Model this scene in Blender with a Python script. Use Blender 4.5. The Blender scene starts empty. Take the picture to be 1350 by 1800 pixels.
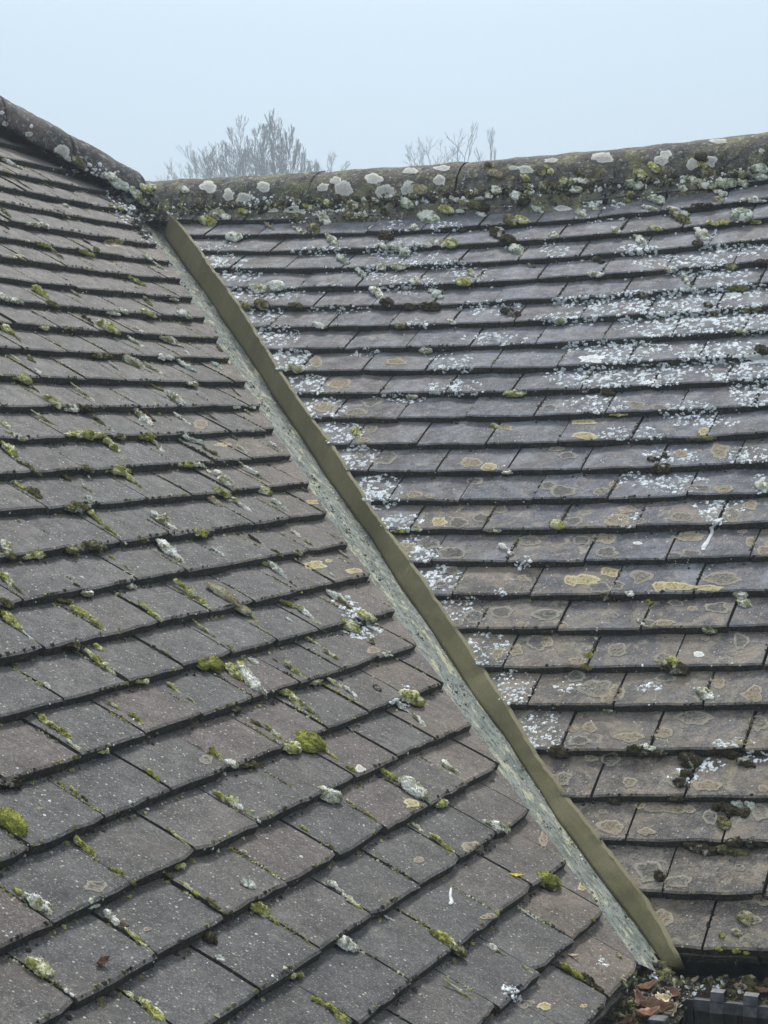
import bpy, bmesh, math, random
from mathutils import Vector, Matrix, noise
from mathutils.bvhtree import BVHTree
random.seed(7)
R_ = math.radians
SC = bpy.context.scene
COL = SC.collection
CAMZ = 4.0

# ------------------------------------------------------------------ camera
F = 3278.90
C_R = Vector((0.91045735, 0.41277208, -0.02620337))
C_U = Vector((0.00187291, 0.05923875, 0.99824209))
C_W = Vector((-0.41359872, 0.90890592, -0.05316127))
EYE = Vector((0, 0, CAMZ))
cd = bpy.data.cameras.new('camera'); cam = bpy.data.objects.new('camera', cd); COL.objects.link(cam)
M = Matrix((C_R, C_U, -C_W)).transposed().to_4x4(); M.translation = EYE
cam.matrix_world = M
cd.sensor_fit = 'VERTICAL'; cd.sensor_height = 24.0; cd.lens = 24.0 * F / 1800.0
cd.clip_start = 0.05; cd.clip_end = 2000
SC.camera = cam
# ------------------------------------------------------------------ light
SUN_DIR = Vector((-0.22, 0.55, 0.80)).normalized()          # towards the sun, high behind thin cloud
w = bpy.data.worlds.new('World'); SC.world = w; w.use_nodes = True
nt = w.node_tree; nt.nodes.clear()
def wn(t): return nt.nodes.new(t)
sky = wn('ShaderNodeTexSky'); sky.sky_type = 'NISHITA'; sky.sun_disc = False
sky.sun_elevation = math.asin(SUN_DIR.z); sky.sun_rotation = math.atan2(SUN_DIR.x, SUN_DIR.y)
sky.air_density = 1.0; sky.dust_density = 2.0
bg1 = wn('ShaderNodeBackground'); bg1.inputs['Strength'].default_value = 0.05
nt.links.new(sky.outputs[0], bg1.inputs['Color'])
tc = wn('ShaderNodeTexCoord'); sp = wn('ShaderNodeSeparateXYZ'); nt.links.new(tc.outputs['Generated'], sp.inputs[0])
cr = wn('ShaderNodeValToRGB'); nt.links.new(sp.outputs['Z'], cr.inputs[0])
el = cr.color_ramp.elements
el[0].position = 0.0; el[0].color = (0.205, 0.278, 0.335, 1)
el[1].position = 1.0; el[1].color = (1.0, 1.02, 1.03, 1)
e = el.new(0.07); e.color = (0.216, 0.293, 0.350, 1)
e = el.new(0.20); e.color = (0.280, 0.362, 0.412, 1)
e = el.new(0.45); e.color = (0.78, 0.83, 0.87, 1)
nz = wn('ShaderNodeTexNoise'); nz.inputs['Scale'].default_value = 2.2; nz.inputs['Detail'].default_value = 2
nt.links.new(tc.outputs['Generated'], nz.inputs['Vector'])
mr = wn('ShaderNodeMapRange'); mr.inputs['To Min'].default_value = 0.94; mr.inputs['To Max'].default_value = 1.06
mr.inputs['From Min'].default_value = .3; mr.inputs['From Max'].default_value = .7
nt.links.new(nz.outputs['Fac'], mr.inputs['Value'])
bg2 = wn('ShaderNodeBackground'); nt.links.new(cr.outputs[0], bg2.inputs['Color']); nt.links.new(mr.outputs[0], bg2.inputs['Strength'])
ad = wn('ShaderNodeAddShader'); out = wn('ShaderNodeOutputWorld')
nt.links.new(bg1.outputs[0], ad.inputs[0]); nt.links.new(bg2.outputs[0], ad.inputs[1]); nt.links.new(ad.outputs[0], out.inputs[0])
sl = bpy.data.lights.new('sun', 'SUN'); sl.energy = 2.9; sl.angle = R_(10); sl.color = (1.0, 0.97, 0.92)
so = bpy.data.objects.new('sun', sl); COL.objects.link(so); so.rotation_euler = SUN_DIR.to_track_quat('Z', 'Y').to_euler(); so.location = (0, 0, 30)
SC.view_settings.view_transform = 'Standard'; SC.view_settings.look = 'None'
SC.view_settings.exposure = 0.35; SC.view_settings.gamma = 1.0; SC.view_settings.use_curve_mapping = False
SC.render.engine = 'CYCLES'; SC.cycles.max_bounces = 6

# ------------------------------------------------------------------ geometry of the two slopes (camera eye at 0,0,0 here; Z shifted by CAMZ when placed)
G = 0.1; TW = 0.16472; TK = 0.0162
class Slope: pass
LS = Slope(); RS = Slope()
LS.U = Vector((-0.025658, 0.99967078, 0)); LS.V = Vector((-0.81811128, -0.02099801, 0.57467645)); LS.N = Vector((0.57448725, 0.01474505, 0.81838071))
LS.d = 1.0989; LS.v0 = 2.81592; LS.c = (3.07274, 1.30531)
LS.h = [-0.0036, 0.00226, 0.01775, 0.00935, -0.0068, -0.01964, -0.01767, 0.00651, 0.0054, 0.004]
LS.dv = [0.00071, -0.00253, 0.0017, -0.00118, 0.00031, -0.00027, 0.00013, 0.00083, 0.0027, 0.00558, 0.00263, 0.0024, 0.00434, 0.00247, 0.00349, -0.00136, 0.00024, -0.00036, -0.00318, -0.0002, -0.00124, -0.00068, 0.00184, 0.00027, -0.00107, 0.00059, 0.00528]
LS.rng = ((1.55, 4.95), (0.05, 2.95))
RS.U = Vector((1, 0, 0)); RS.V = Vector((0, 0.8158773, 0.57822507)); RS.N = Vector((0, -0.57822507, 0.8158773))
RS.d = 2.26474; RS.v0 = 4.27607; RS.c = (-1.39279, 3.05112)
RS.h = [-0.00153, -0.00798, -0.02486, 0.01624, 0.00532, -0.00346, 0.02642, 0.04084, -0.00219, -0.00229]
RS.dv = [-0.00332, 0.00041, 0.00385, 0.00289, 0.00191, 0.00186, 0.00172, -0.00044, -0.00265, 0.00075, 0.00105, -0.00262, -0.00291, -0.00265, 0.00012, -0.00077, -0.00082, 0.0024, 0.00201, 0.00431, -0.00087, -0.00216, 0.00324, -0.00189, -0.0013]
RS.rng = ((-2.85, -0.38), (1.70, 4.30))
EXP = [(0, 0), (0, 1), (0, 2), (0, 3), (1, 0), (1, 1), (1, 2), (2, 0), (2, 1), (3, 0)]
LS.ph = {k: 2.40 for k in range(-4, 28)}
LS.ph.update({4: 2.5, 6: 2.39, 9: 2.35, 10: 2.29, 11: 2.36, 12: 2.34, 13: 2.33, 14: 2.40, 15: 2.39, 16: 2.42, 17: 2.41, 18: 2.44, 19: 2.46, 21: 2.43, 22: 2.43, 23: 2.45, 24: 2.46, 25: 2.47, 26: 2.56, 27: 2.56})
RS.ph = {k: -2.04 for k in range(-2, 27)}
RS.ph.update({4: -2.02, 5: -2.03, 9: -2.03, 13: -2.06, 17: -2.07, 18: -2.06, 19: -2.06, 20: -2.10, 21: -2.05, 24: -2.02, 25: -2.0})
def hh(S, u, v):
    u = min(max(u, S.rng[0][0]), S.rng[0][1]); v = min(max(v, S.rng[1][0]), S.rng[1][1])
    a = u - S.c[0]; b = v - S.c[1]
    return sum(c * a**i * b**j for c, (i, j) in zip(S.h, EXP))
def vk(S, k):
    dv = S.dv[k - 1] if 1 <= k <= len(S.dv) else 0
    return S.v0 - k * G + dv
def pt(S, u, v, n=0.0):
    return S.U * u + S.V * v + S.N * (-S.d + hh(S, u, v) + n)
def ray(x, y): return (C_R * ((x - 675) / F) - C_U * ((y - 900) / F) + C_W)
def hit(S, x, y, n=0.0):                       # point where the view ray meets the slope
    r = ray(x, y); P = r * ((-S.d + n) / r.dot(S.N))
    for _ in range(4):
        u, v = P.dot(S.U), P.dot(S.V)
        P = r * ((-S.d + n + hh(S, u, v)) / r.dot(S.N))
    return P
def hitv(P0, nrm, x, y):                        # ... meets any plane
    r = ray(x, y); return r * (P0.dot(nrm) / r.dot(nrm))
Z4 = Vector((0, 0, CAMZ))

# ------------------------------------------------------------------ materials
def mat(name, base=(.1, .1, .1), rough=.85):
    m = bpy.data.materials.new(name); m.use_nodes = True
    b = m.node_tree.nodes['Principled BSDF']; b.inputs['Base Color'].default_value = (*base, 1); b.inputs['Roughness'].default_value = rough
    b.inputs['Specular IOR Level'].default_value = .35
    return m
class NB:
    """small helper for node graphs"""
    def __init__(s, m): s.m = m; s.t = m.node_tree; s.b = s.t.nodes['Principled BSDF']; s.pos = s.t.nodes.new('ShaderNodeNewGeometry').outputs['Position']
    def n(s, t, **k):
        x = s.t.nodes.new(t)
        for a, b in k.items(): setattr(x, a, b)
        return x
    def l(s, a, b): s.t.links.new(a, b)
    def noise(s, sc, det=3, rough=.6, vec=None, dist=0):
        x = s.n('ShaderNodeTexNoise'); x.inputs['Scale'].default_value = sc; x.inputs['Detail'].default_value = det; x.inputs['Roughness'].default_value = rough; x.inputs['Distortion'].default_value = dist
        s.l(vec or s.pos, x.inputs['Vector']); return x.outputs['Fac']
    def vor(s, sc, vec=None, feat='F1'):
        x = s.n('ShaderNodeTexVoronoi', feature=feat); x.inputs['Scale'].default_value = sc; s.l(vec or s.pos, x.inputs['Vector']); return x
    def rng(s, v, a, b, c=0., d=1.):
        x = s.n('ShaderNodeMapRange'); s.l(v, x.inputs['Value'])
        for i, q in zip(('From Min', 'From Max', 'To Min', 'To Max'), (a, b, c, d)): x.inputs[i].default_value = q
        return x.outputs[0]
    def math(s, op, a, b):
        x = s.n('ShaderNodeMath', operation=op)
        for i, q in enumerate((a, b)):
            if isinstance(q, (int, float)): x.inputs[i].default_value = q
            else: s.l(q, x.inputs[i])
        return x.outputs[0]
    def mix(s, f, a, b, bt='MIX'):
        x = s.n('ShaderNodeMix', data_type='RGBA', blend_type=bt)
        for i, q in ((0, f), (6, a), (7, b)):
            if isinstance(q, (int, float)): x.inputs[i].default_value = q
            elif isinstance(q, tuple): x.inputs[i].default_value = (*q, 1)
            else: s.l(q, x.inputs[i])
        return x.outputs[2]
    def grey(s, v):
        x = s.n('ShaderNodeCombineColor'); [s.l(v, x.inputs[i]) for i in range(3)]; return x.outputs[0]
    def bump(s, h, dist, strength=1.):
        x = s.n('ShaderNodeBump'); x.inputs['Distance'].default_value = dist; x.inputs['Strength'].default_value = strength; s.l(h, x.inputs['Height']); s.l(x.outputs[0], s.b.inputs['Normal'])
    def col(s, c): s.l(c, s.b.inputs['Base Color'])

def tile_mat(name, spk, blot, stain, sheen=0., tan=0.):
    m = mat(name, rough=.78); N = NB(m)
    oi = N.n('ShaderNodeObjectInfo'); c = oi.outputs['Color']
    c = N.mix(1., c, N.grey(N.rng(N.noise(11, 4, .62), .3, .72, .68, 1.36)), 'MULTIPLY')
    c = N.mix(1., c, N.grey(N.rng(N.noise(70, 4, .7), .3, .72, .72, 1.3)), 'MULTIPLY')
    c = N.mix(1., c, N.grey(N.rng(N.noise(480, 4, .85), .32, .68, .42, 1.7)), 'MULTIPLY')
    c = N.mix(1., c, N.grey(N.rng(N.noise(210, 4, .8), .32, .68, .52, 1.6)), 'MULTIPLY')
    # warm clay showing through in worn zones
    c = N.mix(N.rng(N.noise(6.5, 3, .6), .56, .78, 0, .42), c, (.130, .103, .083))
    # grey-green algae film
    c = N.mix(N.rng(N.noise(14, 4, .7), .58, .75, 0, stain), c, (.15, .155, .11))
    c = N.mix(N.rng(N.noise(9, 5, .75, dist=.8), .52, .62, 0, blot * .5), c, (.19, .17, .13))
    if sheen: c = N.mix(N.rng(N.noise(12, 5, .8, dist=.4), .47, .66, 0, sheen), c, (.215, .235, .27))  # pale blue sky sheen painted into the tile colour
    if tan:
        c = N.mix(N.rng(N.noise(11, 5, .78, dist=.9), .47, .60, 0, tan), c, (.24, .195, .135))
        c = N.mix(N.rng(N.noise(28, 5, .8, dist=.5), .56, .63, 0, tan), c, (.30, .27, .20))
    if blot:   # thin crustose lichen haze
        c = N.mix(N.rng(N.noise(24, 5, .72, dist=.6), .58, .66, 0, blot), c, (.27, .24, .18))
        c = N.mix(N.rng(N.noise(48, 4, .7), .64, .70, 0, blot * .7), c, (.32, .33, .33))
    v = N.vor(150, vec=None); cs = N.n('ShaderNodeSeparateColor'); N.l(v.outputs['Color'], cs.inputs[0])
    msk = N.math('MULTIPLY', N.rng(v.outputs['Distance'], .30, .20), N.rng(cs.outputs[0], 1 - spk, 1 - spk + .04))
    c = N.mix(msk, c, N.mix(cs.outputs[1], (.18, .17, .145), (.42, .40, .34)))
    v2 = N.vor(330); cs2 = N.n('ShaderNodeSeparateColor'); N.l(v2.outputs['Color'], cs2.inputs[0])
    msk2 = N.math('MULTIPLY', N.rng(v2.outputs['Distance'], .42, .26), N.rng(cs2.outputs[0], 1 - spk * 1.6, 1 - spk * 1.6 + .05))
    c = N.mix(N.math('MULTIPLY', msk2, .75), c, N.mix(cs2.outputs[1], (.14, .138, .13), (.30, .29, .27)))
    v3 = N.vor(240); cs3 = N.n('ShaderNodeSeparateColor'); N.l(v3.outputs['Color'], cs3.inputs[0])
    c = N.mix(N.math('MULTIPLY', N.rng(v3.outputs['Distance'], .45, .2), N.rng(cs3.outputs[2], .80, .86, 0, .7)), c, (.03, .03, .032))
    N.col(c)
    h = N.math('ADD', N.math('MULTIPLY', N.noise(420, 3, .75), .5), N.math('MULTIPLY', N.noise(60, 3), .7))
    N.bump(h, .0032, 1.)
    N.l(N.rng(N.noise(40, 3), .3, .7, .62, .86), N.b.inputs['Roughness'])
    return m
M_TL = tile_mat('left_clay_tile', .22, .10, .22)
M_TR = tile_mat('right_clay_tile', .12, .45, .2, sheen=.6)
M_TW = tile_mat('weathered_clay_tile', .14, .55, .25, tan=.55)

def simple(name, c1, c2, sc, rough=.9, bump=.001, sc2=None, c3=None, t=(.4, .62)):
    m = mat(name, rough=rough); N = NB(m)
    c = N.mix(N.rng(N.noise(sc, 5, .68), t[0], t[1]), c1, c2)
    if c3: c = N.mix(N.rng(N.noise(sc2 or sc * 3, 4, .7), .54, .62), c, c3)
    N.col(c); N.bump(N.noise(sc * 6, 4, .7), bump); return m
def moss_mat(name, a, b, tip, ft):
    m = mat(name, rough=1.); N = NB(m)
    m.node_tree.nodes['Principled BSDF'].inputs['Specular IOR Level'].default_value = .1
    c = N.mix(N.rng(N.noise(70, 4, .7), .4, .6), a, b)
    c = N.mix(N.rng(N.noise(38, 4, .7), ft, ft + .08), c, tip)
    c = N.mix(1., c, N.grey(N.rng(N.noise(500, 3, .7), .3, .7, .45, 1.55)), 'MULTIPLY')
    N.col(c); N.bump(N.noise(700, 3, .8), .003, 1.); return m
MOSS = {'g': moss_mat('moss_bright_green', (.18, .18, .045), (.46, .46, .13), (.68, .68, .46), .49),
        'G': moss_mat('moss_vivid_green', (.20, .21, .04), (.36, .37, .09), (.14, .13, .05), .55),
        'w': moss_mat('moss_hoary', (.22, .22, .09), (.48, .49, .34), (.84, .84, .78), .47),
        'W': moss_mat('moss_white', (.42, .46, .38), (.66, .69, .64), (.25, .27, .14), .6),
        'o': moss_mat('moss_olive', (.08, .074, .032), (.20, .19, .08), (.44, .43, .30), .54),
        'b': moss_mat('moss_dark', (.032, .027, .016), (.085, .074, .042), (.42, .42, .36), .565),
        'p': moss_mat('moss_blue_green', (.16, .19, .10), (.42, .47, .35), (.72, .74, .66), .48),
        'r': moss_mat('moss_reddish', (.10, .035, .022), (.06, .045, .02), (.2, .16, .08), .56),
        'c': moss_mat('moss_buff', (.25, .22, .12), (.34, .31, .19), (.45, .42, .30), .52)}
MNAME = {'g': 'yellow-green', 'G': 'vivid green', 'w': 'hoary white-tipped', 'W': 'whitish', 'o': 'olive', 'b': 'dark brown', 'p': 'pale blue-green', 'r': 'reddish brown', 'c': 'buff'}

# ------------------------------------------------------------------ object helpers
def link(name, me, parent=None):
    o = bpy.data.objects.new(name, me); COL.objects.link(o)
    if parent: o.parent = parent
    return o
def tag(o, label=None, cat=None, group=None, kind=None):
    if label: o['label'] = label
    if cat: o['category'] = cat
    if group: o['group'] = group
    if kind or cat: o['kind'] = kind or 'thing'
    return o
def mesh(name, vs, fs, m, smooth=False):
    me = bpy.data.meshes.new(name); me.from_pydata([tuple(v) for v in vs], [], fs); me.materials.append(m)
    if smooth: me.polygons.foreach_set('use_smooth', [True] * len(fs))
    me.update(); return me
def empty(name, loc): 
    o = bpy.data.objects.new(name, None); COL.objects.link(o); o.location = loc; o.empty_display_size = .1; return o
def box(a, b):
    x0, y0, z0 = a; x1, y1, z1 = b
    v = [(x, y, z) for z in (z0, z1) for y in (y0, y1) for x in (x0, x1)]
    f = [(0, 2, 3, 1), (4, 5, 7, 6), (0, 1, 5, 4), (2, 6, 7, 3), (0, 4, 6, 2), (1, 3, 7, 5)]
    return v, f
def join(parts):
    V, Fc = [], []
    for v, f in parts:
        o = len(V); V += list(v); Fc += [tuple(i + o for i in q) for q in f]
    return V, Fc

# ------------------------------------------------------------------ ground and walls
gm = simple('garden_grass_ground', (.035, .05, .02), (.07, .075, .035), 1.2, bump=.02)
g = link('ground', mesh('ground', [(-600, -600, 0), (600, -600, 0), (600, 600, 0), (-600, 600, 0)], [(0, 1, 2, 3)], gm)); tag(g, 'grass ground around the house', None, None, 'structure')
bm_ = mat('wall_brick', rough=.9); N = NB(bm_)
br = N.n('ShaderNodeTexBrick'); N.l(N.pos, br.inputs['Vector'])
br.inputs['Scale'].default_value = 4.5; br.inputs['Color1'].default_value = (.25, .12, .08, 1); br.inputs['Color2'].default_value = (.19, .10, .07, 1); br.inputs['Mortar'].default_value = (.3, .28, .25, 1)
N.col(br.outputs['Color'])
def wall(name, a, b, label):
    v, f = box(a, b); o = link(name, mesh(name, v, f, bm_)); tag(o, label, 'wall'); return o
wall('brick_wall', (-1.25, -4, 0), (-0.98, 3.25, CAMZ - 1.0), 'brick house wall below the eaves of the nearer left roof slope')
wall('brick_wall', (-0.975, 2.95, 0), (6, 3.2, CAMZ - 1.0), 'brick house wall below the eaves of the farther right roof slope')

# ------------------------------------------------------------------ tiles
def tile_var(name, W, Lt, m, seed):
    rnd = random.Random(seed); nx = 5
    ys = [0, .004, .05, Lt]
    nose = [rnd.gauss(0, .0011) for _ in range(nx + 1)]; nz_ = [rnd.gauss(0, .0005) for _ in range(nx + 1)]
    for i in (0, nx): nose[i] += abs(rnd.gauss(0, .0035)) if rnd.random() < .5 else 0
    V = []
    cam_ = rnd.uniform(.0004, .0018)
    for j, y in enumerate(ys):
        for i in range(nx + 1):
            x = (i / nx - .5) * W; z = -cam_ * (2 * i / nx - 1)**2 + nz_[i] * (j < 3)
            z += (-.0022 if j == 0 else 0) + (.0008 if j == 2 else 0)
            V.append((x + (rnd.gauss(0, .0004) if i in (0, nx) else 0), y + (nose[i] if j < 2 else 0), z))
    n = len(V)
    for i in range(nx + 1): V.append(((i / nx - .5) * W, nose[i] + .001 + rnd.gauss(0, .0006), -TK + rnd.gauss(0, .0006)))
    for i in range(nx + 1): V.append(((i / nx - .5) * W, Lt, -TK))
    Fc = []
    q = nx + 1
    for j in range(3):
        for i in range(nx): Fc.append((j * q + i, j * q + i + 1, (j + 1) * q + i + 1, (j + 1) * q + i))
    for i in range(nx): Fc.append((n + i, n + i + 1, i + 1, i))
    for a, b in ((0, 0), (nx, nx)):
        s = (n + a, a, q + a, 2 * q + a, 3 * q + a, n + q + a)
        Fc.append(s[::-1] if a else s)
    Fc.append(tuple([n + i for i in range(nx, -1, -1)][:1] + [n + 0] + [n + q, n + q + nx]) if False else (n, n + q, n + q + nx, n + nx))
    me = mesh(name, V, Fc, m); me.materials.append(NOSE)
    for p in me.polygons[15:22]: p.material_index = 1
    return me
NOSE = simple('dark_tile_edge', (.026, .025, .023), (.060, .057, .050), 55, rough=.95, bump=.004, sc2=190, c3=(.11, .105, .075), t=(.35, .65))  # nose and side faces coloured darker than the tile top
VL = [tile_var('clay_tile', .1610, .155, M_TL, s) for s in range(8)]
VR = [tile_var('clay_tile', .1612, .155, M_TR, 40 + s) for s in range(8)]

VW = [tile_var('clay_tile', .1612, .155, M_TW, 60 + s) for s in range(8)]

LE = [(4.86, 2.727), (4.761, 2.623), (4.65, 2.523), (4.58, 2.412), (4.50, 2.313), (4.424, 2.221), (4.334, 2.119), (4.247, 2.017), (4.158, 1.913), (4.07, 1.817), (3.972, 1.703), (3.885, 1.604), (3.801, 1.51), (3.708, 1.405), (3.62, 1.306), (3.53, 1.204), (3.45, 1.112), (3.373, 1.012), (3.291, .915), (3.208, .816), (3.118, .712), (3.032, .614), (2.955, .519), (2.871, .414), (2.799, .317), (2.721, .219), (2.642, .121)]
TP = [(294, 375), (312, 392), (330, 415), (351, 442), (368, 470), (389, 495), (416, 534), (437, 567), (462, 608), (490, 653), (517, 694), (547, 737), (578, 778), (608, 826), (652, 898), (680, 935), (719, 988), (754, 1039), (797, 1103), (842, 1172), (888, 1241), (938, 1325), (1000, 1410), (1054, 1481), (1095, 1534), (1128, 1575), (1169, 1647), (1187, 1682)]
TR_ = []
for x, y in TP:
    P = hit(RS, x, y); TR_.append((P.dot(RS.U), P.dot(RS.V)))
def lerp_tab(tab, v):                            # tab sorted with falling v -> u
    t = sorted((b, a) for a, b in tab)
    if v <= t[0][0]: s = (t[3][1] - t[0][1]) / (t[3][0] - t[0][0]); return t[0][1] + s * (v - t[0][0])
    if v >= t[-1][0]: s = (t[-1][1] - t[-4][1]) / (t[-1][0] - t[-4][0]); return t[-1][1] + s * (v - t[-1][0])
    for (a, ua), (b, ub) in zip(t, t[1:]):
        if a <= v <= b: return ua + (ub - ua) * (v - a) / (b - a)
uL_cut = lambda v: lerp_tab(LE, v)
uR_cut = lambda v: lerp_tab(TR_, v)

BV_v, BV_f = [], []
def reg(me, mw):
    o = len(BV_v); BV_v.extend(mw @ v.co for v in me.vertices); BV_f.extend(tuple(i + o for i in p.vertices) for p in me.polygons)

def frame(S, k, u):
    """matrix of a tile whose nose centre is at (u, v_k)"""
    v = vk(S, k)
    P = pt(S, u, v); Pu = pt(S, u + .08, v) - pt(S, u - .08, v)
    up = pt(S, u, vk(S, k - 1) if k > -3 else v + G) - S.N * TK
    X = Pu.normalized(); Y = (up - P).normalized(); Zn = X.cross(Y).normalized(); Y = Zn.cross(X)
    m = Matrix((X, Y, Zn)).transposed().to_4x4(); m.translation = P + Z4
    return m

LCOL = [(.092, .093, .093), (.097, .097, .096), (.087, .088, .088), (.098, .095, .092), (.096, .092, .088), (.092, .093, .092)]
RCOL = [(.094, .102, .124), (.106, .114, .138), (.086, .093, .110), (.106, .109, .122), (.100, .108, .130)]  # blue-grey tiles, blue raised in the colour to imitate sky sheen
def lcol(k, u, ucut):
    r = random.random(); c = Vector(random.choice(LCOL)) * .96
    if k >= 20 and r < .12: c = Vector((.108, .091, .084))
    d = ucut - u
    if d < .12 and k > 4: c = c.lerp(Vector((.152, .124, .100)), random.uniform(.4, .95))
    elif d < .32 and k > 4: c = c.lerp(Vector((.125, .110, .096)), random.uniform(.05, .6))
    if k < 10: c = c.lerp(Vector((.122, .108, .098)), random.uniform(.35, .85))
    elif k < 14: c = c.lerp(Vector((.118, .108, .099)), random.uniform(.1, .5))
    return c * random.uniform(.60, .70)
def rcol(k, u, ucut):
    c = Vector(random.choice(RCOL)); d = u - ucut
    if k >= 17: c = c.lerp(Vector((.134, .124, .108)), min(1, (k - 16) / 6) * random.uniform(.55, 1))
    if d < .2: c = c.lerp(Vector((.126, .112, .100)), random.uniform(.2, .8))
    elif d < .4: c = c.lerp(Vector((.118, .11, .104)), random.uniform(0, .4))
    return c * random.uniform(.58, .72)

def cut_tile(me, pt2, dir2, keep_left, name):
    """copy of a tile mesh sawn along a line in its own plane (the valley cut)"""
    m2 = me.copy(); b = bmesh.new(); b.from_mesh(m2)
    nrm = Vector((dir2[1], -dir2[0], 0)).normalized()
    if not keep_left: nrm = -nrm
    r = bmesh.ops.bisect_plane(b, geom=b.verts[:] + b.edges[:] + b.faces[:], plane_co=(pt2[0], pt2[1], 0), plane_no=nrm, clear_outer=True)
    ed = [e for e in r['geom_cut'] if isinstance(e, bmesh.types.BMEdge)]
    if ed: bmesh.ops.holes_fill(b, edges=ed, sides=0)
    n = len(b.verts); b.to_mesh(m2); b.free(); m2.name = name
    return m2 if n > 6 else None

rootL = empty('tiled_roof', pt(LS, 2.642, .121) + Z4); tag(rootL, 'nearer left roof slope of grey-brown plain tiles with green moss in the joints', 'roof')
rootR = empty('tiled_roof', pt(RS, -.774, 1.742) + Z4); tag(rootR, 'farther right roof slope of blue-grey tiles crusted with white lichen', 'roof')
def place(S, root, k, u, me, col, dn=0., jit=1.):
    m = frame(S, k, u)
    j = Matrix.Translation((random.gauss(0, .0006) * jit, random.gauss(0, .0016) * jit, dn + random.gauss(0, .0006) * jit)) @ Matrix.Rotation(random.gauss(0, .006) * jit, 4, 'Z') @ Matrix.Rotation(random.gauss(0, .009) * jit, 4, 'Y')
    m = m @ j
    o = link('tile', me, root); o.matrix_basis = Matrix.Translation(-root.location) @ m
    o.color = (*col, 1); reg(me, m); return o
tcount = {'L': 0, 'R': 0}
def row(S, root, k, var, umin, umax, side, colf, dn=0., ph_add=0.):
    v = vk(S, k); ph = S.ph.get(k, S.ph[10]) + .5 * (k % 2) + ph_add
    uc = uL_cut(v) if side == 'L' else uR_cut(v)
    slope = 1.03 if side == 'L' else -.83
    n0 = math.floor(umin / TW - ph) ; n1 = math.ceil(umax / TW - ph)
    for n in range(n0, n1 + 1):
        u = (ph + n + .5) * TW; lo, hi = u - TW / 2, u + TW / 2
        if hi < umin or lo > umax: continue
        me = random.choice(var)
        if side == 'L':
            if lo + .006 > uc + .155 * slope * 0 and lo > uc + .01: 
                if lo > uc + .10: continue
            if hi > uc - .01:
                me = cut_tile(me, (uc - u, 0), (slope, 1), True, 'clay_tile_cut')
                if me is None: continue
        else:
            if hi < uc - .078: continue
            if lo < uc + .01:
                me = cut_tile(me, (uc - u, 0), (slope, 1), False, 'clay_tile_cut')
                if me is None: continue
        place(S, root, k, u, me, colf(k, u, uc), dn); tcount[side] += 1
def edge_u(S, k, x):
    # u where the nose line of row k crosses picture column x
    lo, hi = (0.5, 6.) if S is LS else (-4., 2.)
    v = vk(S, k)
    for _ in range(40):
        m_ = (lo + hi) / 2; P = pt(S, m_, v); X = 675 + F * P.dot(C_R) / P.dot(C_W) if P.dot(C_W) > .05 else -9e9
        if X < x: lo = m_
        else: hi = m_
    return m_
def pix(P):
    z = P.dot(C_W); return 675 + F * P.dot(C_R) / z, 900 - F * P.dot(C_U) / z
# hip line on the left slope (lower edge of the hip tiles): u as a function of v
HIP = [(0, 225), (22, 238), (80, 271), (154, 305), (216, 335), (232, 345)]
HIPuv = []
for x, y in HIP:
    P = hit(LS, x, y, .004); HIPuv.append((P.dot(LS.U), P.dot(LS.V)))
def hip_u(v):
    a, b = HIPuv[0], HIPuv[-2]; return a[0] + (b[0] - a[0]) * (v - a[1]) / (b[1] - a[1])
for k in range(-5, 28):
    v = vk(LS, k); ua = edge_u(LS, k, -50) if k > 0 else 3.95
    ub = uL_cut(v)
    if v > 2.62: ub = min(ub, hip_u(v) + .20)
    if k >= 26: ua = max(ua, 2.0)
    row(LS, rootL, k, VL, ua, ub + (.11 if ub > uL_cut(v) - .001 else 0), 'L', lcol)
row(LS, rootL, 27, VL, 1.95, uL_cut(vk(LS, 27)), 'L', lcol, dn=-TK - .004, ph_add=.5)      # the eaves undercourse
for k in range(1, 26):
    v = vk(RS, k); row(RS, rootR, k, VR if k < 15 else VW if k > 17 else VR[:4] + VW[:4], uR_cut(v) - .085, edge_u(RS, k, 1400), 'R', rcol)
row(RS, rootR, 0, VR, -2.95, -.95, 'R', rcol)
row(RS, rootR, 25, VW, uR_cut(vk(RS, 25)), -.45, 'R', rcol, dn=-TK - .004, ph_add=.5)
print('tiles', tcount)
# underlay boards beneath the tiles and the far sides of both roofs
um = simple('roof_underlay_felt', (.02, .02, .02), (.035, .033, .03), 20)
def sheet(name, pts, root, m, thick=.012):
    n = (pts[1] - pts[0]).cross(pts[2] - pts[0]).normalized() * thick
    V = [p + Z4 for p in pts] + [p - n + Z4 for p in pts]; k = len(pts)
    Fc = [tuple(range(k)), tuple(range(2 * k - 1, k - 1, -1))] + [(i, i + k, (i + 1) % k + k, (i + 1) % k) for i in range(k)]
    V = [v - root.location for v in V]
    return link(name, mesh(name, V, Fc, m), root)
def pf(S, u, v, n): return S.U * u + S.V * v + S.N * (-S.d + n)
sheet('underlay', [pf(LS, .2, .17, -.062), pf(LS, 2.66, .17, -.062), pf(LS, 4.98, 2.88, -.062), pf(LS, 3.9, 4.2, -.062), pf(LS, .2, 4.2, -.062)], rootL, um)
sheet('underlay', [pf(RS, -.73, 1.80, -.062), pf(RS, 2.5, 1.80, -.062), pf(RS, 2.5, 4.36, -.062), pf(RS, -2.9, 4.36, -.062)], rootR, um)
bk = simple('far_side_roof', (.07, .07, .075), (.1, .09, .085), 9)
rz = pf(RS, 0, 4.38, -.05)
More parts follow.
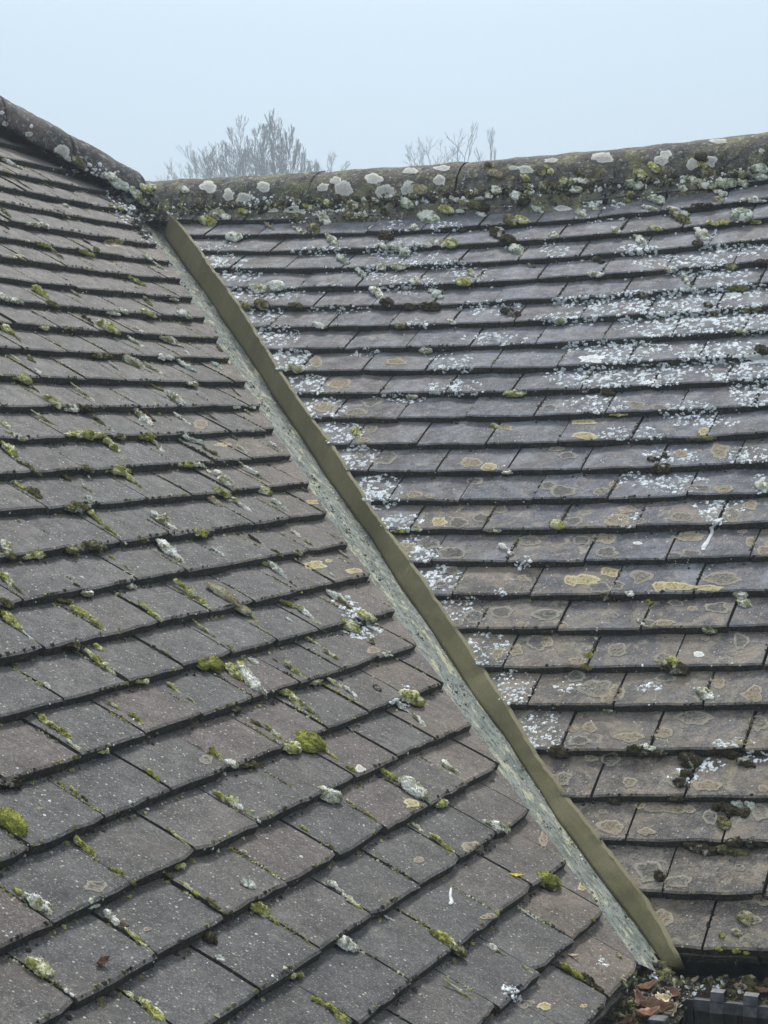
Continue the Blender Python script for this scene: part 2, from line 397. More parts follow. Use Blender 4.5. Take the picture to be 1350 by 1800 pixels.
sheet('far_slope', [Vector((-3.1, rz.y + .02, rz.z)), Vector((2.5, rz.y + .02, rz.z)), Vector((2.5, rz.y + 2.2, rz.z - 1.55)), Vector((-3.1, rz.y + 2.2, rz.z - 1.55))], rootR, bk)

BVH = BVHTree.FromPolygons(BV_v, BV_f)
def onroof(x, y):
    """point and normal of the built tiles seen at picture position (x, y)"""
    r = ray(x, y).normalized(); loc, nr, i, d = BVH.ray_cast(EYE, r)
    if loc is not None and nr.dot(r) > 0: nr = -nr
    return loc, nr
def drop(P, n):
    loc, nr, i, d = BVH.ray_cast(P + n * .06, -n)
    return loc if loc is not None and d < .14 else None

# ------------------------------------------------------------------ valley: lead lining and mortar fillet
BP = [(288, 418), (327, 475), (360, 519), (392, 568), (428, 620), (460, 667), (478, 698), (531, 775), (567, 832), (614, 898), (652, 950), (696, 1024), (750, 1101), (797, 1172), (828, 1224), (883, 1293), (931, 1368), (978, 1446), (996, 1467), (1059, 1555), (1115, 1626), (1163, 1696), (1168, 1703)]
OFF = .032
def valley_pt(x, y):
    # crease of the lining: where the two sunk planes meet, nearest to the ray
    a = hitv(-LS.N * (LS.d + OFF), LS.N, x, y); b = hitv(-RS.N * (RS.d + OFF), RS.N, x, y)
    return (a + b) / 2
root = empty('roof_valley', valley_pt(1163, 1696) + Z4); tag(root, 'diagonal roof valley with mottled green-grey metal lining and olive mortar fillet', 'roof valley')
def along(N, d, e, f, k):
    cx = N.n('ShaderNodeCombineXYZ')
    for i, (v_, s_) in enumerate(((d, k), (e, 1.), (f, 1.))):
        x = N.n('ShaderNodeVectorMath', operation='DOT_PRODUCT'); N.l(N.pos, x.inputs[0]); x.inputs[1].default_value = tuple(v_ * s_); N.l(x.outputs['Value'], cx.inputs[i])
    return cx.outputs[0]
vd = (LS.N.cross(RS.N)).normalized()
lm_ = mat('weathered_lead_lining', rough=.85); N = NB(lm_); N.pos = along(N, vd, vd.cross(LS.N).normalized(), LS.N, .42)
c = N.mix(N.rng(N.noise(38, 5, .7), .38, .62), (.115, .135, .120), (.225, .245, .215))
c = N.mix(N.rng(N.noise(110, 6, .82), .51, .57), c, (.050, .066, .060))
c = N.mix(N.rng(N.noise(46, 6, .8), .54, .60, 0, .9), c, (.42, .41, .26))
c = N.mix(N.rng(N.noise(170, 6, .82), .56, .62, 0, .8), c, (.38, .42, .37))
c = N.mix(N.rng(N.noise(170, 4, .78), .60, .66, 0, .8), c, (.05, .07, .065))
N.col(c); N.bump(N.noise(90, 5, .75), .005, .9)
vd = (LS.N.cross(RS.N)).normalized()
if vd.z < 0: vd = -vd
perpL = (vd.cross(LS.N)).normalized(); perpL = perpL if perpL.dot(-LS.U) > 0 else -perpL
perpR = (vd.cross(RS.N)).normalized(); perpR = perpR if perpR.dot(RS.U) > 0 else -perpR
A0 = valley_pt(1172, 1712); A1 = valley_pt(270, 392)
nseg = 60; V = []; Fc = []
prof = [(-.17, 0), (-.10, 0), (-.062, .0015), (-.045, .001), (-.028, -.0005), (-.012, 0), (0, 0), (.010, 0), (.022, 0)]
for i in range(nseg + 1):
    P = A0.lerp(A1, i / nseg)
    for j, (a, b) in enumerate(prof):
        q = P + (perpL * -a if a < 0 else perpR * a)
        nn = LS.N if a < 0 else RS.N
        q = q + nn * (b + .0030 * noise.noise(q * 22) + .0020 * noise.noise(q * 70) + (.003 * max(0, noise.noise(q * 9)) if -.1 < a < 0 else 0))
        if a > 0 and q.y < 2.80: q = P + perpR * .001 * a / .02
        V.append(q + Z4 - root.location)
m_ = len(prof)
for i in range(nseg):
    for j in range(m_ - 1): Fc.append((i * m_ + j, i * m_ + j + 1, (i + 1) * m_ + j + 1, (i + 1) * m_ + j))
o = link('metal_lining', mesh('metal_lining', V, Fc, lm_, True), root); tag(o, 'mottled green-grey metal lining stained with cream')
# mortar fillet: a solid wedge from the crease up to the cut edges of the right-hand tiles
mm = mat('olive_mortar', rough=.8); N = NB(mm)
st_ = along(N, vd, vd.cross(RS.N).normalized(), RS.N, .13)
c = N.mix(N.rng(N.noise(9, 3, .6), .35, .65), (.118, .107, .054), (.150, .137, .074))
c = N.mix(N.rng(N.noise(38, 4, .7, vec=st_), .5, .8, 0, .2), c, (.078, .072, .042))
c = N.mix(N.rng(N.noise(160, 4, .75), .62, .7, 0, .6), c, (.07, .06, .04))
c = N.mix(N.rng(N.noise(60, 4, .8), .63, .70, 0, .35), c, (.26, .245, .17))
c = N.mix(1., c, N.grey(N.rng(N.noise(330, 4, .8), .3, .7, .78, 1.22)), 'MULTIPLY')
N.col(c); N.bump(N.math('ADD', N.noise(55, 3, .55, vec=st_), N.math('MULTIPLY', N.noise(420, 2), .3)), .0014, .7)
def resample(pl, n):
    L_ = [0]
    for a, b in zip(pl, pl[1:]): L_.append(L_[-1] + (b - a).length)
    out = []
    for i in range(n + 1):
        t = L_[-1] * i / n
        for j in range(len(pl) - 1):
            if t <= L_[j + 1] + 1e-9: out.append(pl[j].lerp(pl[j + 1], (t - L_[j]) / max(1e-9, L_[j + 1] - L_[j]))); break
    return out
top = []
for x, y in TP:
    P = hit(RS, x, y, .0); top.append(P)
bot = [valley_pt(x, y) for x, y in BP]
top[-1] = top[-1]; 
NS = 260
tt = resample(top, NS); bb = resample(bot, NS)
V = []; Fc = []; rows_ = 7
for i in range(NS + 1):
    a = bb[i] + LS.N * .003; b = tt[i]
    v = b.dot(RS.V); 
    # saw-tooth of the courses: each tile end stands proud of the one above it
    fr = ((RS.v0 - v) / G) % 1.0
    b = b + RS.N * (.001 - .0040 * (1 - fr)) + (RS.U * .9 + RS.V * .3) * (.0018 * noise.noise(b * 30) + .0022 * noise.noise(b * 130) + .0016 * noise.noise(b * 300))
    ac = (b - a)
    outn = (LS.U * .6 + Vector((-.7, -.3, .3))).normalized()
    for j in range(rows_):
        t = j / (rows_ - 1); q = a.lerp(b, t)
        q = q + (-RS.U * .7 + LS.N * .3) * (.0015 * math.sin(math.pi * t)) + RS.N * (.0014 * noise.noise(q * 60) + .0008 * noise.noise(q * 190)) * (1 if 0 < t else .6)
        V.append(q)
    V.append(b.copy())
    V.append(b + RS.U * .009 + RS.N * (.0008 * noise.noise(b * 90) - .0005))
    V.append(b + RS.U * .012 - RS.N * .024)
    V.append(a + RS.U * .012 - RS.N * .006)
R2 = rows_ + 4
V = [v + Z4 - root.location for v in V]
for i in range(NS):
    for j in range(R2):
        jn = (j + 1) % R2
        if j == rows_ - 1: continue
        Fc.append((i * R2 + j, (i + 1) * R2 + j, (i + 1) * R2 + jn, i * R2 + jn))
Fc.append(tuple(range(R2))); Fc.append(tuple(NS * R2 + j for j in range(R2 - 1, -1, -1)))
o = link('mortar_fillet', mesh('mortar_fillet', V, Fc, mm, True), root); tag(o, 'smooth olive mortar fillet with a jagged upper edge')

# ------------------------------------------------------------------ ridge and hip tiles
rm = mat('ridge_tile_lichened', rough=.88); N = NB(rm)
oi = N.n('ShaderNodeObjectInfo'); c = oi.outputs['Color']
c = N.mix(1., c, N.grey(N.rng(N.noise(16, 5, .7), .3, .7, .55, 1.6)), 'MULTIPLY')
c = N.mix(N.rng(N.noise(13, 5, .75), .50, .60, 0, .8), c, (.15, .155, .065))
c = N.mix(N.rng(N.noise(36, 5, .78), .53, .60, 0, .9), c, (.022, .021, .020))
c = N.mix(N.rng(N.noise(62, 5, .8), .56, .62, 0, .8), c, (.30, .31, .25))
c = N.mix(N.rng(N.noise(15, 5, .75), .60, .66, 0, .8), c, (.30, .25, .06))
c = N.mix(N.rng(N.noise(110, 4, .8), .62, .67, 0, .8), c, (.42, .44, .38))
c = N.mix(1., c, N.grey(N.rng(N.noise(400, 3, .7), .3, .7, .6, 1.4)), 'MULTIPLY')
N.col(c); N.bump(N.noise(120, 5, .7), .004, 1.)
hm = mat('hip_tile_lichened', rough=.9); N = NB(hm)
oi = N.n('ShaderNodeObjectInfo'); c = oi.outputs['Color']
c = N.mix(1., c, N.grey(N.rng(N.noise(14, 5, .7), .3, .7, .7, 1.35)), 'MULTIPLY')
c = N.mix(N.rng(N.noise(8, 5, .78), .46, .53, 0, .85), c, (.040, .040, .042))
c = N.mix(N.rng(N.noise(55, 5, .8), .54, .60, 0, .75), c, (.27, .28, .25))
N.col(c); N.bump(N.noise(120, 5, .7), .003, 1.)
def cap(name, P0, P1, side, hw, hgt, m, root, color, a0=-8, a1=188, rag=1.):
    """half-round cap between axis points P0, P1 (side = horizontal unit vector towards the viewer's side)"""
    na, nl = 22, 16; V = []; Fc = []; up = Vector((0, 0, 1))
    rad = [1.0, 1 - .016 / hw]
    for s in range(2):
        for i in range(nl + 1):
            P = P0.lerp(P1, i / nl)
            for j in range(na + 1):
                an = R_(a0 + (a1 - a0) * j / na)
                q = P + side * (math.cos(an) * hw * rad[s]) + up * (math.sin(an) * hgt * rad[s])
                if s == 0: q = q + (side * math.cos(an) + up * math.sin(an)) * (.0045 * noise.noise(q * 14) + .003 * noise.noise(q * 50) + .0016 * noise.noise(q * 130)) * rag
                if j in (0, na): q = q + up * (.006 * noise.noise(q * 28)) * rag
                V.append(q + Z4 - root.location)
    q_ = na + 1; off = (nl + 1) * q_
    for i in range(nl):
        for j in range(na):
            a = i * q_ + j; Fc.append((a, a + 1, a + q_ + 1, a + q_)); b = off + a; Fc.append((b, b + q_, b + q_ + 1, b + 1))
        for j in (0, na): a = i * q_ + j; Fc.append((a, a + q_, off + a + q_, off + a))
    for i in (0, nl):
        for j in range(na): a = i * q_ + j; Fc.append((a, off + a, off + a + 1, a + 1))
    o = link(name, mesh(name, V, Fc, m, True), root); o.color = (*color, 1)
    mw = Matrix.Translation(root.location); reg(o.data, mw)
    return o
# ridge: apex line from its silhouette in the vertical plane through the ridge
RY = 4.862
def rsil(x, y): return hitv(Vector((0, RY, 0)), Vector((0, 1, 0)), x, y)
SIL = [(236, 321), (354, 315), (457, 310), (600, 301), (807, 288), (950, 275), (1068, 264), (1200, 251), (1350, 233), (1480, 216)]
ridge_pts = [rsil(*s) for s in SIL]
def ridge_at(x):
    for a, b in zip(ridge_pts, ridge_pts[1:]):
        if a.x <= x <= b.x: return a.lerp(b, (x - a.x) / (b.x - a.x))
    return (ridge_pts[0] if x < ridge_pts[0].x else ridge_pts[-1]).copy()
x_j = rsil(827, 287).x
def at_x(x): p = ridge_at(x); return p
HG = .103; HW = .118
xs = [x_j + .45 * i for i in range(-3, 4)]
for i, (xa, xb) in enumerate(zip(xs, xs[1:])):
    xa = max(xa, ridge_pts[0].x - .03); xb = min(xb, ridge_pts[-1].x)
    if xb - xa < .05: continue
    a = at_x(xa); b = at_x(xb); dz = Vector((0, 0, HG))
    ga = .0028 if abs(xa - x_j) < .01 else .0005; gb = .0028 if abs(xb - x_j) < .01 else .0005
    a = a - dz + Vector((ga, 0, 0)); b = b - dz - Vector((gb, 0, 0))
    a.y = b.y = RY; a.z += random.uniform(-.002, .002); b.z += random.uniform(-.002, .002)
    cap('ridge_tile', a, b, Vector((0, -1, 0)), HW, HG, rm, rootR, random.choice([(.070, .064, .058), (.080, .074, .062), (.062, .06, .056)]))
# bedding mortar under the ridge tiles, pressed down onto the top courses
BVH = BVHTree.FromPolygons(BV_v, BV_f)
x0_, x1_ = ridge_pts[0].x, ridge_pts[-1].x
v, f = [], []; nb = 420
for i in range(nb + 1):
    P = at_x(x0_ + (x1_ - x0_) * i / nb); P = Vector((P.x, RY, P.z)); row_ = []
    wob = .006 * noise.noise(P * 9) + .006 * noise.noise(P * 34)
    for dy, lift in ((-.141 + wob, -.003), (-.135 + wob, .004), (-.127 + wob * .6, .010), (-.115, .018), (-.102, .022)):
        q = P + Vector((0, dy, 0)); loc, nr, ii, dd = BVH.ray_cast(Vector((q.x, q.y, P.z - HG + .02)) + Z4, Vector((0, 0, -1)))
        z = loc.z - CAMZ if loc is not None and dd < .12 else P.z - HG - .01 + (dy + .12) * .7
        q.z = z + lift + .004 * noise.noise(q * 45) + .0025 * noise.noise(q * 120); row_.append(q)
    v += [q + Z4 - rootR.location for q in row_]
for i in range(nb):
    for j in range(4): f.append((i * 5 + j, i * 5 + j + 1, (i + 1) * 5 + j + 1, (i + 1) * 5 + j))
o = link('bedding_mortar', mesh('bedding_mortar', v, f, rm, True), rootR); o.color = (.085, .08, .068, 1)
reg(o.data, Matrix.Translation(rootR.location))
# hip on the left slope
E0 = hit(LS, 0, 225, .02); E1 = hit(LS, 216, 335, .02)
hd = (E1 - E0); hd.z = 0; hd.normalize(); side = Vector((hd.y, -hd.x, 0))
if side.dot(Vector((1, -1, 0))) < 0: side = -side
HHW = .105; AP = E0 - side * (HHW * .93)
h0 = hitv(AP, side, -40, 150); h1 = hitv(AP, side, 237, 303); h2 = hitv(AP, side, 251, 319)
def hipax(t): return h0.lerp(h1, t)
HL = .088; dzh = Vector((0, 0, HL))
ts = [0, .10, .52, .985]
for i, (a, b) in enumerate(zip(ts, ts[1:])):
    pa, pb = hipax(a) - dzh, hipax(b) - dzh
    d = (pb - pa).normalized() * .002
    cap('hip_tile', pa + d, pb - d, side, HHW, HL, hm, rootL, [(.092, .076, .068), (.10, .082, .072), (.094, .078, .070)][i % 3], a0=-14, a1=190)
# rounded lower end of the last hip tile
pa = hipax(.985) - dzh; pb = h2 - dzh
V = []; Fc = []; na, nl = 22, 8
for i in range(nl + 1):
    t = i / nl; P = pa.lerp(pb, t); s_ = math.sqrt(max(0, 1 - (t * .97)**2)); s_ = .12 + .88 * s_
    for j in range(na + 1):
        an = R_(-14 + 204 * j / na)
        q = P + side * math.cos(an) * HHW * s_ + Vector((0, 0, 1)) * (math.sin(an) * HL * (.55 + .45 * s_))
        V.append(q + Z4 - rootL.location)
for i in range(nl):
    for j in range(na): a = i * (na + 1) + j; Fc.append((a, a + 1, a + na + 2, a + na + 1))
Fc.append(tuple(nl * (na + 1) + j for j in range(na + 1)))
o = link('hip_tile_end', mesh('hip_tile_end', V, Fc, hm, True), rootL); o.color = (.10, .075, .066, 1)
reg(o.data, Matrix.Translation(rootL.location))
# far side beyond the hip, closing the roof
hb0 = h0 - dzh; hb1 = h2 - dzh
sheet('far_slope', [hb0 + Vector((0, 0, .02)), hb1 + Vector((0, 0, .02)), hb1 - side * 2.2 - Vector((0, 0, 1.5)), hb0 - side * 2.2 - Vector((0, 0, 1.5))], rootL, bk)
BVH = BVHTree.FromPolygons(BV_v, BV_f)

# ------------------------------------------------------------------ moss: traced clump by clump; crop (ox, oy, scale), entries x1 y1 x2 y2 width kind
MOSS_L = [
((0, 160, 3.375), """10 185 70 260 30 b;190 320 270 370 35 o;440 400 485 450 45 o;0 400 130 470 30 w;20 470 60 490 20 c;40 490 200 600 9 o;240 540 320 585 10 o;640 670 725 715 24 g;800 775 850 810 25 w;370 675 420 700 20 w;
310 695 410 770 22 b;0 700 70 760 20 o;150 780 230 815 30 w;235 790 285 820 32 w;0 780 60 830 12 b;210 890 280 940 32 G;280 920 380 1010 18 o;440 925 555 1000 33 G;475 880 550 920 16 b;560 935 580 960 20 o;850 975 885 1005 25 w;
890 1010 1000 1080 14 w;80 975 140 1005 20 c;740 1095 875 1170 28 g;0 1205 30 1250 30 w;60 1235 125 1270 35 w;185 1170 295 1240 45 g;280 1250 325 1290 35 o;630 1300 700 1345 22 w;700 1290 755 1330 30 w;845 1300 905 1345 35 g;
1050 1315 1130 1350 40 w;1000 1220 1050 1260 22 w;840 1225 910 1285 22 o;180 1310 250 1340 12 o;740 740 800 780 12 w;410 1180 500 1240 11 c"""),
((0, 500, 3.375), """570 225 700 305 58 g;580 235 670 270 34 W;470 180 560 240 20 b;0 250 75 300 40 g;75 300 140 355 13 o;230 245 280 275 30 g;375 250 435 285 35 o;165 440 215 470 18 o;745 315 870 385 20 w;925 305 1090 380 40 w;1090 395 1130 420 12 w;
790 250 860 300 22 w;545 410 655 445 33 o;725 440 835 500 50 w;840 470 990 550 22 w;940 425 1020 455 30 w;1040 455 1165 525 42 W;1250 470 1340 515 28 W;640 465 740 530 14 W;200 500 240 530 20 w;50 420 180 490 9 g;60 530 170 600 50 g;
170 600 250 655 14 o;250 655 350 740 46 g;400 580 600 720 12 g;390 725 450 765 33 w;440 710 540 775 48 b;890 595 1000 650 17 g;990 650 1095 720 42 w;1100 575 1160 610 30 w;785 755 900 840 50 w;850 760 915 815 36 r;1020 770 1160 850 18 w;
1190 755 1350 840 12 o;170 745 370 860 14 g;530 780 640 850 22 o;640 855 680 880 18 w;690 890 730 925 33 o;0 815 60 860 30 g;30 870 150 940 36 w;0 930 90 1030 48 g;100 1040 240 1150 42 o;385 885 620 915 46 g;600 900 710 1010 38 g;
830 895 910 925 36 G;880 925 990 1010 26 w;1070 890 1210 960 42 W;1200 960 1330 1070 38 o;490 1080 540 1120 33 o;370 1130 410 1165 22 o;60 1170 150 1220 32 g;160 1215 245 1270 42 o;500 1260 560 1295 26 W;480 1190 570 1250 14 w;
620 1090 755 1130 52 g;720 1130 870 1230 28 g;1060 1055 1130 1095 38 g;1130 1060 1180 1085 30 w;1180 1065 1215 1100 22 w;1215 1100 1270 1140 12 w;1265 1120 1385 1205 60 w;1265 1215 1360 1275 48 g;1230 1275 1295 1310 40 c;385 1310 520 1350 50 o"""),
((300, 500, 3.375), """430 750 510 795 16 w;360 890 395 930 14 o;390 960 455 1000 15 g;575 940 700 1010 14 w;690 1010 740 1055 28 o;390 1050 600 1190 20 w;520 1215 575 1250 42 g;360 1280 480 1350 33 w;585 1280 700 1345 30 W;770 1205 820 1240 14 o;
470 725 500 740 15 w;370 720 400 745 20 w;330 610 470 700 9 b;1000 0 1000 0 0 x;270 370 300 400 20 o"""),
((0, 900, 3.375), """0 180 50 230 44 w;20 240 70 280 38 o;135 245 245 280 48 g;395 215 440 250 44 o;490 190 605 225 62 o;510 0 620 80 38 g;620 80 745 190 22 g;640 260 690 290 16 g;730 315 780 345 17 w;820 155 865 190 33 o;885 15 1055 115 54 w;
1160 115 1215 150 44 g;910 185 1110 310 58 w;940 200 1040 260 30 g;1250 215 1330 260 26 W;0 365 75 440 44 g;75 440 150 500 13 o;0 595 125 710 50 g;125 710 240 800 16 w;320 490 410 560 38 o;410 570 550 640 48 g;530 645 625 710 33 g;
430 425 475 445 17 r;480 475 535 500 40 w;740 430 790 460 34 w;815 545 965 650 32 g;1025 425 1250 570 46 g;345 780 480 825 46 b;380 780 440 810 26 r;560 800 610 822 27 g;480 820 690 960 32 g;1130 655 1350 790 15 g;960 820 1010 850 15 c;
1165 890 1310 930 84 G;985 1020 1080 1080 20 g;1100 1095 1180 1150 13 w;800 990 860 1030 38 g;620 1125 760 1200 16 g;760 1195 850 1260 36 g;200 1195 300 1270 33 g;290 1265 430 1345 43 g;260 1020 300 1050 17 w;0 520 50 570 38 o;
1240 450 1360 520 66 c;1300 480 1400 545 62 c;1390 540 1450 620 60 c"""),
((400, 900, 3.375), """120 610 190 665 15 g;370 110 450 165 20 w;450 165 530 220 18 w;705 185 760 230 46 g;650 235 755 300 14 c;190 290 240 330 24 g;230 310 360 400 38 W;365 410 430 470 13 o;600 365 640 390 17 W;120 145 200 190 18 r;260 215 320 280 27 o;
385 235 430 265 32 o;590 490 700 540 50 W;640 520 740 580 34 o;780 600 845 655 48 g;670 645 760 725 54 g;680 645 740 680 30 W;820 760 880 790 24 o;300 520 410 580 24 g;400 560 570 700 32 w;345 632 380 648 17 W;450 740 550 800 21 g;
550 815 700 900 18 g;920 835 970 865 24 W;0 790 50 830 20 w;60 905 110 930 30 g;130 878 175 902 30 W;0 930 70 990 58 g;50 940 210 1075 82 w;80 950 170 1010 46 W;260 870 330 905 11 c;320 895 470 990 32 g;490 1000 545 1025 33 g;
585 990 690 1050 28 g;690 1045 790 1115 20 w;865 1040 910 1062 26 b;1040 1085 1130 1145 70 g;1000 1140 1080 1200 33 W;1080 1200 1210 1300 20 w;300 1050 380 1105 48 g;360 1100 440 1150 38 g;440 1150 620 1270 20 w;20 1160 70 1190 33 o;
130 1240 230 1290 20 o;220 1275 320 1345 36 g;420 1325 500 1350 56 G;720 1290 760 1320 16 w"""),
((0, 1300, 2.7), """310 5 390 55 15 g;0 195 90 225 44 b;0 350 110 460 74 G;270 200 310 230 14 g;330 230 385 270 20 g;385 270 415 295 16 b;340 465 460 560 27 g;510 610 600 650 20 G;600 660 630 700 18 o;55 705 120 750 20 g;125 755 235 820 52 w;
120 1055 245 1130 58 g;300 1185 350 1220 20 w;490 825 570 885 36 w;580 905 740 1010 20 g;580 1195 650 1240 20 g;640 1235 790 1345 44 g;670 135 770 195 18 g;990 50 1055 95 26 g;1070 100 1125 140 28 w;1140 108 1210 132 33 o;
1005 250 1080 290 23 g;1060 275 1140 320 36 g;1120 310 1235 400 30 w;780 425 915 510 12 g;1135 530 1180 550 18 w;830 595 860 612 24 g;840 680 970 750 16 g;970 760 1065 820 30 o;780 635 830 665 20 o;1148 680 1198 698 40 W;428 787 455 803 20 W;
1190 790 1260 830 46 g;1260 840 1350 895 18 g;968 930 1015 965 44 b;1025 1035 1055 1050 26 W;470 50 500 70 24 g"""),
((400, 1300, 2.7), """268 25 315 60 50 g;330 8 425 45 76 G;440 45 560 120 11 g;562 127 610 158 20 G;445 250 500 295 56 w;455 245 480 275 34 W;560 290 610 320 16 g;620 330 750 410 10 g;715 130 800 205 27 g;825 215 930 275 64 w;845 205 900 240 34 W;980 295 1030 315 34 g;
340 410 400 450 11 g;460 490 520 525 12 o;870 400 930 440 18 g;950 455 1085 540 23 g;1010 110 1105 170 30 w;1215 380 1325 455 46 w;755 595 815 625 12 o;470 680 570 750 36 w;560 755 645 810 25 g;350 940 420 1000 11 g;518 940 585 1010 48 w;
950 910 1010 945 24 g;1000 930 1070 985 46 g;1060 960 1100 1035 44 o;285 1110 340 1138 27 g;390 1225 470 1270 27 G;460 1265 570 1345 38 g;1235 980 1290 1010 23 w;1010 1150 1250 1290 12 g;740 843 790 858 16 W;1120 880 1120 880 0 x"""),
((800, 1300, 2.7), """400 660 465 700 62 G;410 690 460 715 40 b;485 1075 630 1145 36 G;600 1120 660 1170 30 b;640 1150 710 1210 20 b;150 980 260 1040 11 o;310 1070 370 1110 11 g;765 1018 785 1038 18 c;832 885 868 925 32 b;285 800 440 890 8 W"""),
((180, 160, 4.5), """10 650 130 730 50 w;60 700 190 770 60 W;230 770 290 850 50 w;310 755 360 800 50 g;365 750 410 780 40 w;620 770 670 800 40 w;200 810 290 900 56 W;280 850 360 900 40 w""")]
MOSS_R = [
((250, 300, 3.375), """755 670 830 710 44 w;650 690 740 730 38 w;680 780 740 815 36 o;510 380 585 420 38 w;640 675 700 705 28 W;860 785 960 820 33 o;1095 385 1165 450 28 w;1160 515 1220 555 33 p;1230 190 1300 235 44 o;1190 258 1340 285 33 o;885 262 960 295 28 o;
400 245 530 290 50 w;420 235 500 265 30 W;350 285 430 315 33 g;430 215 480 240 23 w;990 335 1050 375 38 o;1050 275 1110 315 33 w;720 300 790 360 12 c;1010 905 1090 940 28 w;845 1155 960 1195 38 w;560 790 640 815 30 o;1260 560 1330 650 20 W;
560 225 640 260 30 g;640 215 740 250 30 b;950 190 1010 235 34 g;1080 180 1110 210 26 g;900 340 960 375 20 w"""),
((600, 230, 3.375), """35 415 115 470 44 w;60 490 160 515 28 w;182 402 218 422 20 W;348 410 430 460 44 p;485 500 560 540 48 p;590 455 660 485 38 g;640 395 780 435 44 w;755 425 820 455 44 o;785 385 840 405 28 W;842 370 900 398 28 w;822 440 868 470 38 b;
802 490 850 515 28 W;235 465 275 500 28 b;405 565 455 588 23 w;235 615 300 650 42 b;215 675 320 705 33 w;330 690 410 750 40 p;430 670 540 695 26 w;540 655 620 688 33 w;612 660 680 690 36 g;700 582 740 600 20 b;890 600 955 635 42 b;915 580 960 605 26 W;
960 638 1025 668 38 b;1000 690 1080 740 33 p;982 525 1030 555 38 o;1040 520 1110 550 36 g;1012 375 1070 405 38 w;1035 398 1110 432 48 b;1130 455 1200 490 28 W;885 340 960 370 38 w;852 195 900 215 28 o;312 798 380 825 33 w;220 800 260 825 26 w;
697 890 760 920 36 g;762 835 820 885 26 w;415 885 460 910 28 w;180 935 250 1005 33 w;238 1000 300 1045 38 b;520 945 600 995 33 W;490 1030 570 1070 44 b;375 1035 430 1065 28 b;330 1150 385 1175 26 o;622 1115 680 1155 20 w;960 1070 1060 1100 38 b;
1110 798 1150 815 20 b;1232 605 1290 645 28 w;480 1292 525 1312 23 w;1270 315 1320 340 38 o;870 240 960 280 40 c;650 375 700 400 30 b;1160 230 1220 280 34 o;1190 300 1260 330 30 o;1060 260 1120 300 30 g;440 330 500 370 44 c;700 440 760 470 30 c;680 470 730 490 26 W"""),
((950, 220, 3.375), """82 350 160 375 33 b;172 320 290 345 33 w;162 375 250 395 38 w;522 340 600 375 44 p;592 305 650 325 28 g;602 328 710 345 22 W;512 400 560 425 33 o;502 438 538 458 18 G;642 430 740 470 50 p;602 485 700 508 23 w;302 485 340 508 23 w;217 512 265 540 30 w;
742 485 830 508 23 w;822 365 870 388 26 w;892 315 950 345 33 w;922 350 1050 380 38 w;1052 330 1150 370 48 p;1112 280 1170 308 33 b;1162 335 1240 358 33 w;1172 280 1240 300 23 g;1252 245 1350 280 44 p;1252 298 1350 325 38 p;1022 390 1110 425 48 w;
892 470 1040 490 30 b;1032 435 1080 458 28 c;1182 438 1350 462 33 w;772 520 880 590 52 o;810 510 870 545 30 W;1142 525 1240 562 58 p;1232 565 1310 588 23 g;982 575 1060 598 26 g;1062 565 1110 588 23 g;420 605 470 645 28 w;642 605 730 625 23 g;
922 630 1000 680 48 w;912 690 960 730 30 b;312 652 360 668 18 b;930 182 985 212 38 b;942 218 980 248 33 g;952 260 1020 295 33 o;322 795 370 820 28 b;272 875 380 905 28 w;732 855 800 875 23 w;842 895 890 955 28 p;1282 805 1350 835 33 b;1102 832 1170 858 28 o;
1082 965 1240 985 26 o;562 670 640 715 28 w;602 1012 640 1035 28 b;982 1062 1010 1080 23 b;102 1160 150 1182 28 p;1002 1105 1060 1118 18 o;1132 1210 1240 1240 33 w;1202 1085 1320 1108 23 o;830 300 900 330 26 p;120 320 150 340 30 g;0 330 60 370 30 o;
200 260 260 300 26 o;650 230 700 280 36 g;570 270 620 310 30 g;720 310 800 330 20 o;30 240 80 300 34 g"""),
((550, 600, 3.375), """242 530 290 570 33 g;642 50 700 72 28 w;1130 300 1270 330 33 g;1062 492 1090 518 20 g;1110 1210 1190 1270 26 w;1012 1118 1120 1138 23 w;482 1115 560 1138 23 g;562 315 620 345 23 w;600 1100 640 1130 20 w;1130 770 1180 790 26 w"""),
((950, 600, 3.375), """1282 40 1350 80 38 b;222 290 330 308 22 b;372 295 430 325 33 b;412 428 520 448 20 g;652 750 790 780 44 b;642 695 700 718 23 b;722 672 760 693 18 b;862 570 1050 592 23 o;70 1080 130 1110 36 g;1290 850 1350 880 40 w"""),
((950, 950, 3.375), """362 325 500 355 33 b;512 308 550 328 20 w;1162 310 1220 345 33 w;1182 355 1230 388 33 w;572 465 620 505 20 w;637 352 660 383 20 g;320 572 340 600 13 w;272 668 300 700 22 g;740 740 870 790 50 b;760 710 810 760 44 g;972 525 1040 548 28 o;
950 895 1010 940 40 w;372 1003 430 1018 18 w;502 1230 760 1285 50 b;580 1215 680 1250 30 w;842 1280 930 1330 56 b;1022 1260 1200 1285 44 b;62 1230 150 1285 50 b;12 535 60 558 28 b;250 740 290 770 26 o"""),
((950, 1300, 3.375), """847 120 910 155 48 b;842 200 890 225 33 b;802 250 870 275 33 b;1172 130 1280 165 38 b;402 355 470 382 28 b;742 330 850 370 33 b;1027 410 1240 450 62 b;1072 480 1110 525 40 o;852 640 1100 680 50 b;1102 600 1340 640 62 b;1040 650 1240 690 40 o;
692 800 725 835 33 b;1192 1040 1240 1085 44 c;1152 1132 1185 1158 26 c;1067 1157 1085 1173 18 G;1047 1235 1070 1255 18 G;1147 1247 1175 1262 20 G;1217 1257 1235 1272 16 G;1140 370 1200 400 26 W;1230 380 1260 410 24 W;420 880 430 890 0 x""")]

